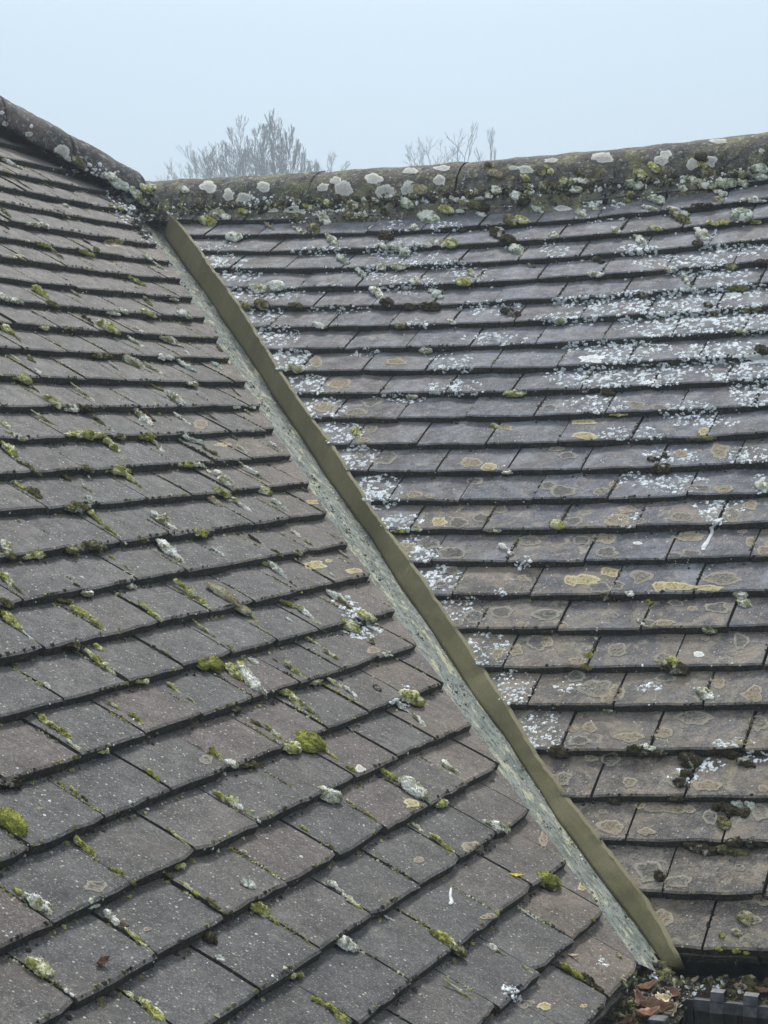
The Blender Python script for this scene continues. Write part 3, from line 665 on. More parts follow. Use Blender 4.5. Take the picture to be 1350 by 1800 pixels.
def rec(side, x, y):
    S = LS if side == 'L' else RS
    P = hit(S, x, y); u, v = P.dot(S.U), P.dot(S.V); k = 1
    n = 27 if side == 'L' else 25
    kk = min(n, max(1, int(math.floor((S.v0 - v) / G)) + 1))
    # course whose exposed face holds v: nose k lies below v
    uc = uL_cut(v) if side == 'L' else uR_cut(v)
    return kk, abs(uc - u), n + 1 - kk
ORD = ['zeroth', 'first', 'second', 'third', 'fourth', 'fifth', 'sixth', 'seventh', 'eighth', 'ninth', 'tenth', 'eleventh', 'twelfth', 'thirteenth', 'fourteenth', 'fifteenth', 'sixteenth', 'seventeenth', 'eighteenth', 'nineteenth', 'twentieth', 'twenty-first', 'twenty-second', 'twenty-third', 'twenty-fourth', 'twenty-fifth', 'twenty-sixth', 'twenty-seventh', 'twenty-eighth']
ICO = {}
def ico(sub):
    if sub not in ICO:
        b = bmesh.new(); bmesh.ops.create_icosphere(b, subdivisions=sub, radius=1.)
        ICO[sub] = ([v.co.copy() for v in b.verts], [tuple(v.index for v in f.verts) for f in b.faces]); b.free()
    return ICO[sub]
def clump_mesh(name, A, B, nrm, wid, kind, seed):
    """uneven cushion or strip of moss lying from A to B on the tiles; local to its base"""
    L_ = (B - A).length; ax = (B - A).normalized() if L_ > 1e-5 else Vector((1, 0, 0))
    X = (ax - nrm * ax.dot(nrm)).normalized(); Y = nrm.cross(X).normalized(); mid = (A + B) / 2
    long_ = L_ / max(wid, 1e-4)
    rx = max(L_ / 2 + (wid * .25 if long_ < 1.6 else 0), wid * .5); ry = wid / 2; rz = wid * (.34 if kind not in 'cW' else .24)
    if long_ > 3: rz = wid * .42
    sub = 4 if rx > .028 else 3
    vs, fs = ico(sub); V = []; sd = Vector((seed * 3.1, seed * 1.7, seed * .9))
    for c in vs:
        q = Vector(c)
        t = q.x
        # blunt the ends of long strips, let the width wander
        if long_ > 1.8:
            xx = math.copysign(abs(t)**1.0, t); prof = (1 - abs(t)**2.6)
            r = math.hypot(q.y, q.z) or 1e-6; s_ = math.sqrt(max(0, prof)) * (.72 + .55 * noise.noise(Vector((t * 2.2 * max(1, long_ / 3), 0, 0)) + sd) + .25 * noise.noise(Vector((t * 7, 3, 0)) + sd))
            y = q.y / r * s_; z = q.z / r * s_
            x = xx; y += .35 * noise.noise(Vector((t * 2.5, 9, 0)) + sd)
        else: x, y, z = q.x, q.y, q.z
        p = Vector((x * rx, y * ry, z * rz))
        f1 = noise.noise(p * (1.5 / ry) * .6 + sd); f2 = noise.noise(p * 170 + sd); f3 = noise.noise(p * 420 + sd)
        dn = Vector((x / rx * rx, y, z)).normalized() if q.length else q
        p = p + dn * (ry * .30 * f1 + min(.0035, ry * .38) * f2 + min(.0016, ry * .22) * f3)
        if p.z < -rz * .25: p.z = -rz * .25
        V.append(p)
    M3 = Matrix((X, Y, nrm)).transposed()
    Wv = [M3 @ p for p in V]; Fc = list(fs)
    # leaf tips
    rnd = random.Random(seed); nt_ = int(min(260, 40 + rx * ry * 5.0e5))
    for i in range(nt_):
        fi = rnd.randrange(len(fs)); a, b, c = (V[j] for j in fs[fi]); ce = (a + b + c) / 3
        if ce.z < -rz * .1: continue
        n_ = (b - a).cross(c - a)
        if n_.length < 1e-12: continue
        n_.normalize(); n_ = (n_ + Vector((rnd.gauss(0, .4), rnd.gauss(0, .4), rnd.gauss(0, .3)))).normalized()
        h = rnd.uniform(.0008, .0022) * min(1.5, .5 + wid / .02); r_ = h * .42
        t1 = n_.orthogonal().normalized(); t2 = n_.cross(t1); o0 = len(Wv)
        for aa in (0, 2.1, 4.2): Wv.append(M3 @ (ce + t1 * math.cos(aa) * r_ + t2 * math.sin(aa) * r_))
        Wv.append(M3 @ (ce + n_ * h)); Fc += [(o0, o0 + 1, o0 + 3), (o0 + 1, o0 + 2, o0 + 3), (o0 + 2, o0, o0 + 3)]
    me = mesh(name, Wv, Fc, MOSS[kind]); return me, mid
items = []
for side, data in (('L', MOSS_L), ('R', MOSS_R)):
    for (ox, oy, s), txt in data:
        for e in txt.replace('\n', '').split(';'):
            a = e.split()
            if a[5] == 'x': continue
            x1, y1, x2, y2, wd = (float(q) for q in a[:5])
            items.append((side, ox + x1 / s, oy + y1 / s, ox + x2 / s, oy + y2 / s, wd / s, a[5]))
info = []
for it in items:
    side, x1, y1, x2, y2, wd, kd = it
    k, du, fe = rec(side, (x1 + x2) / 2, (y1 + y2) / 2); info.append((side, fe, du))
ranks = {}
for i in sorted(range(len(items)), key=lambda i: info[i][2]):
    ranks.setdefault(info[i][:2], []).append(i)
rankof = {i: r + 1 for lst in ranks.values() for r, i in enumerate(lst)}
def ordn(n): return ORD[n] if n < len(ORD) else str(n) + 'th'
built = []
for i, (side, x1, y1, x2, y2, wd, kd) in enumerate(items):
    A, n1 = onroof(x1, y1); B, n2 = onroof(x2, y2); C, n3 = onroof((x1 + x2) / 2, (y1 + y2) / 2)
    if A is None or B is None or C is None: continue
    S = LS if side == 'L' else RS
    if (A - B).length > .22: continue
    z = (C - EYE).dot(C_W); wm = wd * z / F
    wm *= 1.62 if side == 'L' else (1.85 if y1 > 370 else 1.45)
    nrm = S.N
    if C.y > 4.69 or (side == 'L' and C.x < -2.9): nrm = (S.N + n3).normalized()
    built.append((max(wd, .6 * math.hypot(x2 - x1, y2 - y1)) * wd, i, A, B, C, nrm, wm))
built.sort(key=lambda q: -q[0])
top_i = {q[1] for q in built[:290]}
ranks = {}
for i in sorted(top_i, key=lambda i: info[i][2]): ranks.setdefault(info[i][:2], []).append(i)
rankof = {i: r + 1 for lst in ranks.values() for r, i in enumerate(lst)}
rest = {}
for _, i, A, B, C, nrm, wm in built:
    side, x1, y1, x2, y2, wd, kd = items[i]
    me, mid = clump_mesh('moss_clump', A, B, nrm, wm, kd, i + 1)
    loc = mid * .5 + C * .5 + nrm * (wm * .10)
    if i not in top_i:
        rest.setdefault((side, kd), []).append(([v.co + loc for v in me.vertices], [tuple(p.vertices) for p in me.polygons])); bpy.data.meshes.remove(me); continue
    o = link('moss_clump', me); o.location = loc
    L_ = (A - B).length
    shape = 'strip' if L_ > 2.2 * wm else 'cushion'
    size = ('long ' if L_ > .07 else 'short ') if shape == 'strip' else ('large ' if wm > .028 else 'small ')
    tag(o, '%s%s moss %s, %s slope, %s course above eaves, %s from valley' % (size, MNAME[kd], shape, 'left' if side == 'L' else 'right', ordn(info[i][1]), ordn(rankof[i])), 'moss', 'moss clumps on the %s roof slope' % ('left' if side == 'L' else 'right'))
for side in 'LR':
    vs, fs, mi = [], [], []; mats = []
    for (sd, kd), lst in rest.items():
        if sd != side: continue
        v, f = join(lst); off = len(vs); vs += v; fs += [tuple(q + off for q in t) for t in f]; mi += [len(mats)] * len(f); mats.append(MOSS[kd])
    if not vs: continue
    me = mesh('small_moss', vs, fs, mats[0])
    for m_i in mats[1:]: me.materials.append(m_i)
    me.polygons.foreach_set('material_index', mi)
    tag(link('small_moss', me), 'small scraps of moss scattered over the %s tiles' % ('left' if side == 'L' else 'right'), None, None, 'stuff')
print('clumps', len(built))

# ------------------------------------------------------------------ lichen rosettes: thin crusts that follow the surface
def lich_mat(name, c0, c1, rim, filled):
    m = mat(name, rough=.95); N = NB(m)
    at = N.n('ShaderNodeAttribute', attribute_name='rad'); r = at.outputs['Fac']
    r = N.math('ADD', r, N.rng(N.noise(38, 5, .75), .3, .7, -.26, .22))
    c = N.mix(N.rng(N.noise(150, 4, .75), .4, .62), c0, c1)
    c = N.mix(N.math('MULTIPLY', N.rng(r, .50, .78), N.rng(r, 1.06, .88)), c, rim)
    c = N.mix(1., c, N.grey(N.rng(N.noise(500, 3, .7), .3, .7, .72, 1.28)), 'MULTIPLY')
    N.col(c); N.bump(N.noise(260, 4, .75), .0016, 1.)
    # crust thins out irregularly: bare tile shows between its grains
    al = N.math('MULTIPLY', N.rng(r, 1.02, .9), N.math('MAXIMUM', N.rng(N.noise(170, 4, .75), .40, .52, filled, 1), N.math('MULTIPLY', N.rng(r, .6, .72), N.rng(r, 1.08, .98))))
    al = N.math('MULTIPLY', al, .9 if name in ('lichen_pale', 'lichen_white') else .9)
    N.l(al, N.b.inputs['Alpha']); return m
LM = {'p': lich_mat('lichen_pale', (.36, .36, .32), (.50, .50, .45), (.56, .56, .50), .85),
      't': lich_mat('lichen_tan', (.20, .17, .12), (.29, .24, .165), (.29, .26, .195), .5),
      'r': lich_mat('lichen_ring', (.11, .11, .10), (.15, .145, .13), (.255, .24, .20), .15),
      'y': lich_mat('lichen_yellow', (.33, .28, .14), (.42, .36, .19), (.44, .39, .25), .42),
      'w': lich_mat('lichen_white', (.52, .54, .52), (.68, .69, .66), (.7, .7, .68), .75),
      'f': lich_mat('lichen_faint', (.16, .15, .125), (.22, .20, .165), (.25, .23, .185), .2)}
LN = {'p': 'pale grey round', 't': 'tan', 'r': 'ring-shaped grey', 'y': 'yellowish', 'w': 'white', 'f': 'faint buff'}
def rosette(x, y, rx, ry, kind, seed, th=.0009):
    rnd = random.Random(seed); C, nC = onroof(x, y)
    if C is None: return None
    na, nr = 20, 4; V = []; rad = []; Fc = []
    def P(px, py):
        L0, n0 = onroof(px, py)
        if L0 is None or (L0 - C).length > .16: return C.copy()
        return L0
    V.append(P(x, y) + nC * th); rad.append(0)
    for r in range(1, nr + 1):
        for a in range(na):
            an = 2 * math.pi * a / na; k = (1 + .42 * noise.noise(Vector((math.cos(an) * 1.2, math.sin(an) * 1.2, seed * 3.3))) + .22 * noise.noise(Vector((math.cos(an) * 4, math.sin(an) * 4, seed * 1.3)))) * r / nr
            q = P(x + math.cos(an) * rx * k, y + math.sin(an) * ry * k)
            V.append(q + nC * (th * (1.25 if r < nr else .3)) - ray(x, y).normalized() * .0006); rad.append(r / nr)
    for a in range(na): Fc.append((0, 1 + a, 1 + (a + 1) % na))
    for r in range(nr - 1):
        for a in range(na): b = 1 + r * na; Fc.append((b + a, b + na + a, b + na + (a + 1) % na, b + (a + 1) % na))
    me = mesh('lichen_rosette', [v - C for v in V], Fc, LM[kind], True)
    at = me.attributes.new('rad', 'FLOAT', 'POINT'); at.data.foreach_set('value', rad)
    o = link('lichen_rosette', me); o.location = C; return o
LR = [  # ridge
((250, 300, 3.375), 'ridge', """390 98 52 33 p;512 147 38 34 p;605 165 45 30 p;720 97 42 30 p;1070 98 38 25 p;1148 58 32 22 p;1193 110 50 42 p;765 228 52 16 p;905 232 55 24 p"""),
((600, 230, 3.375), 'ridge', """190 283 50 30 p;20 345 42 40 p;262 363 50 40 p;415 240 42 17 p;600 222 42 15 p;583 293 34 30 p;410 345 48 42 p;1090 228 42 25 p;1245 177 34 11 p;1310 463 38 15 p;1020 220 30 12 p"""),
((950, 220, 3.375), 'ridge', """62 210 35 12 p;368 195 60 32 p;715 205 40 32 p;745 172 34 20 p;1060 97 52 12 p;905 230 34 30 p;1008 215 34 30 p;1313 153 15 14 p;130 494 43 16 p;640 338 40 10 p"""),
((0, 160, 3.375), 'hip', """362 365 45 40 p;405 402 20 17 p;665 555 45 30 p;188 208 10 10 w;565 468 10 10 w;12 130 12 10 w;548 490 12 10 w;615 505 18 12 p;515 465 8 7 w;575 500 9 8 w;480 395 12 8 p;170 255 22 14 p;680 487 10 8 w;30 195 16 14 p"""),
((550, 600, 3.375), 'R', """155 250 65 35 t;355 360 55 26 r;255 420 66 20 f;430 690 66 38 r;290 670 34 24 r;600 908 44 18 t;690 920 30 10 t;945 717 58 28 t;1045 745 45 22 y;960 830 50 20 r;745 1070 50 26 y;860 1075 55 28 r;990 1045 45 26 r;1110 995 50 24 f;560 1225 50 36 t;
690 1200 60 34 r;840 1250 65 34 r;1290 1180 55 32 f;20 120 35 35 t;70 390 70 30 t;1140 510 40 20 t;490 120 60 20 t;130 800 10 10 w;340 520 40 18 f;300 585 34 14 t"""),
((950, 600, 3.375), 'R', """310 105 70 22 w;265 480 75 13 y;260 560 68 20 y;570 380 52 22 f;710 390 52 16 r;50 395 42 18 r;835 665 38 24 t;100 640 44 14 f;155 680 56 22 r;40 855 44 28 r;135 890 82 33 r;360 895 58 22 f;435 850 26 22 t;1090 880 58 22 t;515 1000 58 22 t;
450 1060 78 28 t;845 1040 66 26 f;190 1070 58 26 r;245 1185 54 26 r;380 1170 72 26 t;395 1250 62 28 r;880 1160 92 26 t;785 1270 58 20 r;890 1262 58 24 r;970 535 28 22 y;1250 970 38 28 t;1140 1030 44 44 f;575 1198 24 9 w;940 650 20 9 t;1290 95 64 26 w;
935 875 66 24 r;1250 1190 34 26 t;1330 1240 40 30 t;1060 650 50 40 t;1200 1130 30 12 t"""),
((950, 950, 3.375), 'R', """265 235 72 26 y;180 240 40 30 y;410 190 58 24 y;355 280 62 32 r;460 265 38 28 r;600 215 68 38 f;710 275 36 28 y;800 272 105 20 y;990 282 88 18 y;1080 225 105 36 f;800 370 44 18 r;905 405 30 17 t;640 490 48 24 f;740 490 58 20 t;1050 400 68 28 r;
125 500 34 18 t;50 430 68 22 r;455 645 58 36 f;940 675 28 16 w;980 580 28 13 t;1190 600 52 42 r;740 700 58 36 f;220 715 54 18 t;205 810 68 28 r;330 880 100 56 f;735 815 62 22 r;1060 840 44 32 t;1265 910 60 46 t;910 1050 110 36 f;730 1135 54 33 t;
290 1110 44 26 t;190 1115 34 17 t;230 1190 72 32 r;535 1170 76 28 t;1290 1080 56 44 f;35 600 38 42 t;400 940 50 30 t;450 900 50 40 t;1200 1190 60 20 t"""),
((750, 950, 4.5), 'R', """590 570 88 44 r;380 600 86 60 r;950 590 108 42 r;880 810 92 58 r;560 890 48 40 t;700 870 58 48 t;760 300 40 24 t;110 350 44 28 r;240 650 48 28 f;200 100 96 46 r;760 665 42 20 t;200 240 50 30 f;1160 180 0 0 x"""),
((950, 1300, 3.375), 'R', """415 120 54 33 f;530 255 42 26 t;800 240 48 44 f;1000 275 72 36 t;680 410 60 22 t;800 410 70 26 t;880 415 40 22 t;590 392 28 17 y;1005 460 38 44 r;625 550 44 24 t;420 520 76 38 t;640 780 76 62 r;720 1060 60 46 t;820 840 80 34 f;1180 760 34 18 f;
1270 1070 40 26 f;300 110 38 22 t;120 230 60 40 f;1320 290 30 22 t;1310 440 60 50 f;560 690 26 14 f;930 500 0 0 x;370 430 22 14 f;1310 950 60 30 t"""),
((400, 900, 3.375), 'L', """520 315 60 22 y;750 350 44 14 y;870 820 40 18 t;600 290 22 9 y;250 1120 0 0 x;460 1120 0 0 x"""),
((300, 500, 3.375), 'L', """180 830 40 24 t;310 950 46 10 y;860 1290 60 12 y"""),
((0, 160, 3.375), 'L', """680 900 60 24 y;480 600 40 10 f;110 980 34 12 y;690 1020 30 10 t"""),
((0, 1300, 2.7), 'L', """980 95 30 22 f;190 328 12 6 t;700 902 18 10 t;870 1150 0 0 x;450 695 50 24 f"""),
((400, 1300, 2.7), 'L', """875 303 33 18 y;905 570 26 14 t;625 140 26 17 p;1160 510 50 24 t;1240 840 40 14 t;1110 765 0 0 x"""),
((800, 1300, 2.7), 'L', """420 1268 34 18 y;610 1265 14 9 y;340 1255 40 18 f;420 470 20 40 t;600 700 16 22 y"""),
]
lid = 0; lrank = {}
LPOS = []
for (ox, oy, s), where, txt in LR:
    for e in txt.replace('\n', '').split(';'):
        a = e.split()
        if a[4] == 'x': continue
        x, y, rx, ry = (float(q) for q in a[:4]); LPOS.append((where, ox + x / s, oy + y / s, rx / s, ry / s, a[4]))
keys = {}
for i, q in enumerate(LPOS):
    if q[0] in 'LR': k, du, fe = rec(q[0], q[1], q[2]); keys[i] = (q[0], fe)
    else: keys[i] = (q[0], 0); du = q[1]
    lrank.setdefault(keys[i], []).append((du, i))
for k in lrank: lrank[k].sort()
rk = {i: n + 1 for k, lst in lrank.items() for n, (d, i) in enumerate(lst)}
for i, (where, x, y, rx, ry, kd) in enumerate(LPOS):
    g_ = 1.12
    o = rosette(x, y, rx * g_, ry * g_, kd, i + 1, .0012 if where in ('ridge', 'hip') else .0008)
    if o is None: continue
    if where in ('ridge', 'hip'):
        tag(o, '%s lichen patch on the %s roof %s tiles, %s from the left' % (LN[kd], 'right' if where == 'ridge' else 'left', where, ordn(rk[i])), 'lichen', 'lichen patches on the %s' % where)
    else:
        tag(o, '%s lichen patch, %s slope, %s course above eaves, %s from valley' % (LN[kd], 'left' if where == 'L' else 'right', ordn(keys[i][1]), ordn(rk[i])), 'lichen', 'lichen patches on the %s roof slope' % ('left' if where == 'L' else 'right'))

# ------------------------------------------------------------------ white lichen flakes, moss crumbs and grit (uncountable)
def flake(V, Fc, P, n, s, rnd, flat=.35):
    t1 = n.orthogonal().normalized(); a0 = rnd.uniform(0, 6.3); t2 = n.cross(t1); k = rnd.choice((4, 5, 6)); o = len(V)
    for i in range(k):
        a = a0 + 6.283 * i / k; r = s * rnd.uniform(.5, 1.15); V.append(P + (t1 * math.cos(a) + t2 * math.sin(a)) * r - n * .0005 + n * rnd.uniform(0, s * flat * .6))
    V.append(P + n * (s * flat + .0006) + t1 * rnd.uniform(-s, s) * .3)
    for i in range(k): Fc.append((o + i, o + (i + 1) % k, o + k))
def scatter(name, patches, m, label, smin, smax, dens, flat=.35, seed=1):
    rnd = random.Random(seed); V = []; Fc = []
    for (cx, cy, rx, ry, d) in patches:
        n_ = int(rx * ry * dens * d)
        for i in range(n_):
            a = rnd.uniform(0, 6.283); r = rnd.random()**.62
            x = cx + math.cos(a) * r * rx; y = cy + math.sin(a) * r * ry
            if noise.noise(Vector((x / 7, y / 4, seed))) + .5 * noise.noise(Vector((x / 22, y / 9, seed))) < .07 + .12 * rnd.random(): continue
            L0, n0 = onroof(x, y)
            if L0 is None: continue
            flake(V, Fc, L0, n0, rnd.uniform(smin, smax) * rnd.choice((.45, .6, .8, 1.15)), rnd, flat)
    o = link(name, mesh(name, V, Fc, m)); tag(o, label, None, None, 'stuff'); print(name, len(Fc)); return o
fm = mat('white_lichen_flakes', rough=.8); N = NB(fm)
c = N.mix(N.rng(N.noise(45, 3, .7), .40, .58), (.54, .59, .61), (.82, .84, .86))
c = N.mix(N.rng(N.noise(140, 3, .7), .52, .62), c, (.36, .42, .36))
c = N.mix(N.rng(N.noise(90, 3, .7), .62, .66, 0, .5), c, (.62, .50, .52))
N.col(c)
P_ = []
for i, (x, y) in enumerate(TP):
    if y < 395 or y > 1260: continue
    x2, y2 = TP[i + 1]
    d = 1.9 if 440 < y < 1020 else .55
    P_.append(((x + x2) / 2 + 38, (y + y2) / 2 + 2, 40, abs(y2 - y) * .45, d * 1.3)); P_.append(((x + x2) / 2 + 14, (y + y2) / 2 + 4, 16, abs(y2 - y) * .4, d))
for q in """337 433 20 10;397 430 15 7;460 352 60 10;590 370 70 9;700 398 35 11;690 440 55 22;480 516 60 12;720 500 60 18;655 480 25 14;735 570 40 9;785 400 30 11;795 640 44 18;800 682 55 16;870 595 62 12;975 440 26 12;1000 560 62 14;1030 530 62 12;1120 440 42 12;
1130 540 95 18;1200 520 125 14;1170 572 95 20;1080 612 105 15;1240 560 105 26;1290 510 65 18;1280 622 95 22;1040 662 85 20;1110 668 100 13;1170 650 62 12;1300 650 65 24;1050 710 62 16;1325 690 45 24;1210 722 52 18;1110 762 62 13;1240 742 62 12;1180 802 52 13;
1310 800 52 15;1190 850 62 16;1130 842 52 13;1270 890 52 13;1100 912 26 16;1258 905 26 18;1340 850 20 18;1090 630 60 10;1320 560 40 30;1060 360 40 8;1190 460 90 12;1290 440 70 12;1250 480 80 10;760 460 60 14;820 480 40 16;860 540 60 14;560 440 60 10;
600 545 60 8;640 620 26 10;700 700 50 9;620 1075 0 0;1140 1208 26 8;1285 1305 40 9;1245 1345 30 12;1010 1210 40 8;920 990 16 14;880 1040 12 8;1330 1330 26 10;1200 1365 26 14""".replace('\n', '').split(';'):
    a = [float(t) for t in q.split()]
    if a[2]: P_.append((*a, 2.6 if a[0] > 1000 and a[1] < 700 else 1.5))
scatter('lichen_flakes', P_, fm, 'crumbly white and pale blue lichen flakes strewn over the right tiles', .0018, .0050, .72, .25, 3)
scatter('lichen_granules', [(617, 1072, 24, 14, 3), (636, 1107, 36, 16, 3.2), (600, 1052, 20, 8, 2), (715, 1214, 12, 10, 3), (705, 1236, 20, 8, 3), (1060, 1690, 20, 8, .5), (897, 1741, 16, 13, 1.1), (910, 1755, 10, 8, .8)], fm, 'white granular crust on the left tiles near the valley', .0016, .0042, 1.0, .4, 4)
# sparse pale flecks everywhere on the two slopes
scatter('pale_flecks', [(1050, 800, 420, 520, .010), (300, 1200, 420, 600, .0035), (250, 500, 250, 250, .004)], fm, 'tiny pale flecks scattered over both roof slopes', .0014, .0032, 1.0, .3, 5)
# crumbs along noses and joints
cm = simple('moss_crumb', (.07, .062, .028), (.20, .19, .07), 26, bump=.002, sc2=60, c3=(.42, .42, .26))
cm2 = simple('dark_crumb', (.018, .016, .013), (.05, .046, .035), 30, bump=.002, sc2=90, c3=(.2, .2, .16))
def crumbs(S, side, root, ks, name, m, label, per, seed, jprob):
    rnd = random.Random(seed); V = []; Fc = []
    for k in ks:
        v = vk(S, k); uc = uL_cut(v) if side == 'L' else uR_cut(v)
        ua, ub = (edge_u(S, k, -20), uc) if side == 'L' else (uc, edge_u(S, k, 1370))
        for i in range(int((ub - ua) * per)):
            u = rnd.uniform(ua, ub)
            if noise.noise(Vector((u * 9, k * 3.7, seed))) < -.05: continue
            if rnd.random() < .5: P = pt(S, u, v - .004 - abs(rnd.gauss(0, .004)), -.004)      # caught under the nose, on the course below
            else: P = pt(S, u, v + .002, .0)
            L0 = drop(P + Z4, S.N)
            if L0 is None: continue
            flake(V, Fc, L0, S.N, rnd.uniform(.0015, .0050), rnd, .8)
        ph = S.ph.get(k, S.ph[10]) + .5 * (k % 2)
        for n in range(math.floor(ua / TW - ph), math.ceil(ub / TW - ph) + 1):
            u = (ph + n) * TW
            if not ua < u < ub or rnd.random() > jprob: continue
            t0 = rnd.uniform(0, .5); t1 = rnd.uniform(t0 + .15, 1)
            for i in range(int((t1 - t0) * 80)):
                t = rnd.uniform(t0, t1); P = pt(S, u + rnd.gauss(0, .0016), v + t * G)
                L0 = drop(P + Z4, S.N)
                if L0 is not None: flake(V, Fc, L0, S.N, rnd.uniform(.0012, .0034), rnd, .8)
    o = link(name, mesh(name, V, Fc, m)); tag(o, label, None, None, 'stuff'); print(name, len(Fc))
crumbs(LS, 'L', rootL, range(1, 28), 'moss_crumbs', cm, 'olive moss crumbs in the joints of the left tiles', 60, 11, .75)
crumbs(LS, 'L', rootL, range(1, 28), 'dark_grit', cm2, 'dark grit caught along the left tile edges', 90, 12, .3)
crumbs(LS, 'L', rootL, range(1, 28), 'joint_moss', MOSS['g'], 'yellow-green moss threads packed in the left tile joints', 14, 16, .62)
crumbs(RS, 'R', rootR, range(1, 26), 'moss_crumbs', cm, 'olive moss crumbs along the right tile edges', 35, 13, .35)
crumbs(RS, 'R', rootR, range(1, 26), 'dark_grit', cm2, 'dark grit caught along the right tile edges', 60, 14, .6)
crumbs(RS, 'R', rootR, range(1, 6), 'lichen_crumbs', fm, 'pale lichen crumbs along the topmost right courses', 70, 15, .4)

LP_ = []
for (u_, v_) in LE:
    X_, Y_ = pix(pt(LS, u_, v_)); LP_.append((X_, Y_))
def edgepatch(off, r1, r2, d): return [((a[0] + b[0]) / 2 + off, (a[1] + b[1]) / 2 + 4, r1, abs(b[1] - a[1]) * r2, d) for a, b in zip(LP_, LP_[1:])]
def scatter_lining(name, m, label, n_, smin, smax, a0, a1, seed, flat=.5):
    rnd = random.Random(seed); V = []; Fc = []
    for i in range(n_):
        t = rnd.random(); P = A0.lerp(A1, t) - perpL * 0 + perpL * abs(a0 + (a1 - a0) * rnd.random() ** .6)
        if noise.noise(P * 14 + Vector((seed, 0, 0))) < -.05: continue
        flake(V, Fc, P + LS.N * .001 + Z4, LS.N, rnd.uniform(smin, smax) * rnd.choice((.5, .8, 1.2)), rnd, flat)
    tag(link(name, mesh(name, V, Fc, m)), label, None, None, 'stuff')
scatter_lining('dark_grit', cm2, 'dark grit lodged along the cut tile edges in the valley', 700, .0015, .0042, .075, .050, 51)
scatter_lining('pale_grit', fm, 'pale grit scattered in the valley lining', 260, .001, .003, .055, .004, 52)
scatter_lining('moss_crumbs', cm, 'olive crumbs of moss lying in the valley lining', 520, .0014, .0042, .055, .002, 53)
RF = [(270 + 27 * i, 368 - 1.0 * i - (0.018 * i * i), 16, 10, 1) for i in range(40)]
scatter('ridge_moss_crumbs', [(x, y, rx, ry, .8) for x, y, rx, ry, d in RF], cm, 'olive moss crumbs crowding the foot of the right ridge', .004, .011, .28, .8, 41)
scatter('ridge_lichen_crumbs', [(x, y + 3, rx, ry, .9) for x, y, rx, ry, d in RF] + [(235, 365, 40, 30, 2.5), (265, 400, 24, 30, 1.6), (215, 340, 30, 14, 1.6), (150, 300, 60, 14, .6)], fm, 'pale lichen crumbs crowding the foot of the ridge and valley head', .003, .008, .28, .5, 42)
scatter('ridge_dark_moss', [(262, 388, 30, 34, 3), (245, 350, 26, 20, 2.2)] + [(x, y + 4, rx, ry, .8) for x, y, rx, ry, d in RF], cm2, 'dark moss filling the valley head beneath the ridge end', .005, .014, .28, .8, 43)
# ------------------------------------------------------------------ gutter, brackets and fascia
pm = mat('black_plastic', (.028, .030, .032), .42); N = NB(pm)
c = N.mix(N.rng(N.noise(30, 4, .7), .5, .7, 0, .5), (.022, .024, .027), (.075, .08, .08)); N.col(c)
gp = mat('grey_sheen_plastic', (.2, .2, .21), .55); N = NB(gp)  # grey for rim and clip; reflected light painted onto the bracket tops
N.col(N.mix(N.rng(N.noise(60, 4, .7), .4, .65), (.032, .035, .04), (.085, .09, .098)))
fb = simple('dark_fascia_board', (.02, .02, .02), (.04, .04, .038), 20)
groot = empty('gutter', Vector((-.755, 2.69, -.95)) + Z4); tag(groot, 'black plastic gutter below the right eaves, its corner choked with leaves', 'gutter')
def trough(name, axis, a0, a1, c0, c1, ztop, dep, par, m, t=.003):
    """square-line trough; axis 0 runs along x, 1 along y; c0 is the front side"""
    prof = [(c0, ztop), (c0, ztop - dep * .55), (c0 + (c1 - c0) * .12, ztop - dep), (c0 + (c1 - c0) * .88, ztop - dep), (c1, ztop - dep * .5), (c1, ztop)]
    s_ = 1 if c1 > c0 else -1
    inner = [(c1 - s_ * t, ztop), (c1 - s_ * t, ztop - dep * .5), (c0 + (c1 - c0) * .88, ztop - dep + t), (c0 + (c1 - c0) * .12, ztop - dep + t), (c0 + s_ * t, ztop - dep * .55), (c0 + s_ * t, ztop - .002), (c0 + s_ * .009, ztop - .002), (c0 + s_ * .009, ztop + .0035), (c0 - s_ * .002, ztop + .0035)]
    P = prof + inner; n = len(P); V = []
    for a in (a0, a1):
        for c_, z in P: V.append((a, c_, z) if axis == 0 else (c_, a, z))
    Fc = [(i, (i + 1) % n, n + (i + 1) % n, n + i) for i in range(n)] + [tuple(range(n)), tuple(range(2 * n - 1, n - 1, -1))]
    V = [Vector(v) + Z4 - par.location for v in V]
    return link(name, mesh(name, V, Fc, m), par)
ZT = -.893
trough('gutter_run', 0, -.735, 1.6, 2.690, 2.800, ZT, .066, groot, pm)
trough('gutter_run', 1, 1.0, 2.672, -.752, -.862, ZT - .002, .066, groot, pm)
v, f = join([box((-.866, 2.672, ZT - .072), (-.742, 2.812, ZT - .066)), box((-.868, 2.672, ZT - .072), (-.864, 2.812, ZT + .001)), box((-.8635, 2.808, ZT - .0655), (-.742, 2.812, ZT + .001)), box((-.757, 2.684, ZT - .0655), (-.735, 2.688, ZT + .004)), box((-.7495, 2.672, ZT - .0655), (-.7455, 2.6835, ZT + .004))])
link('corner_piece', mesh('corner_piece', [Vector(q) + Z4 - groot.location for q in v], f, pm), groot)
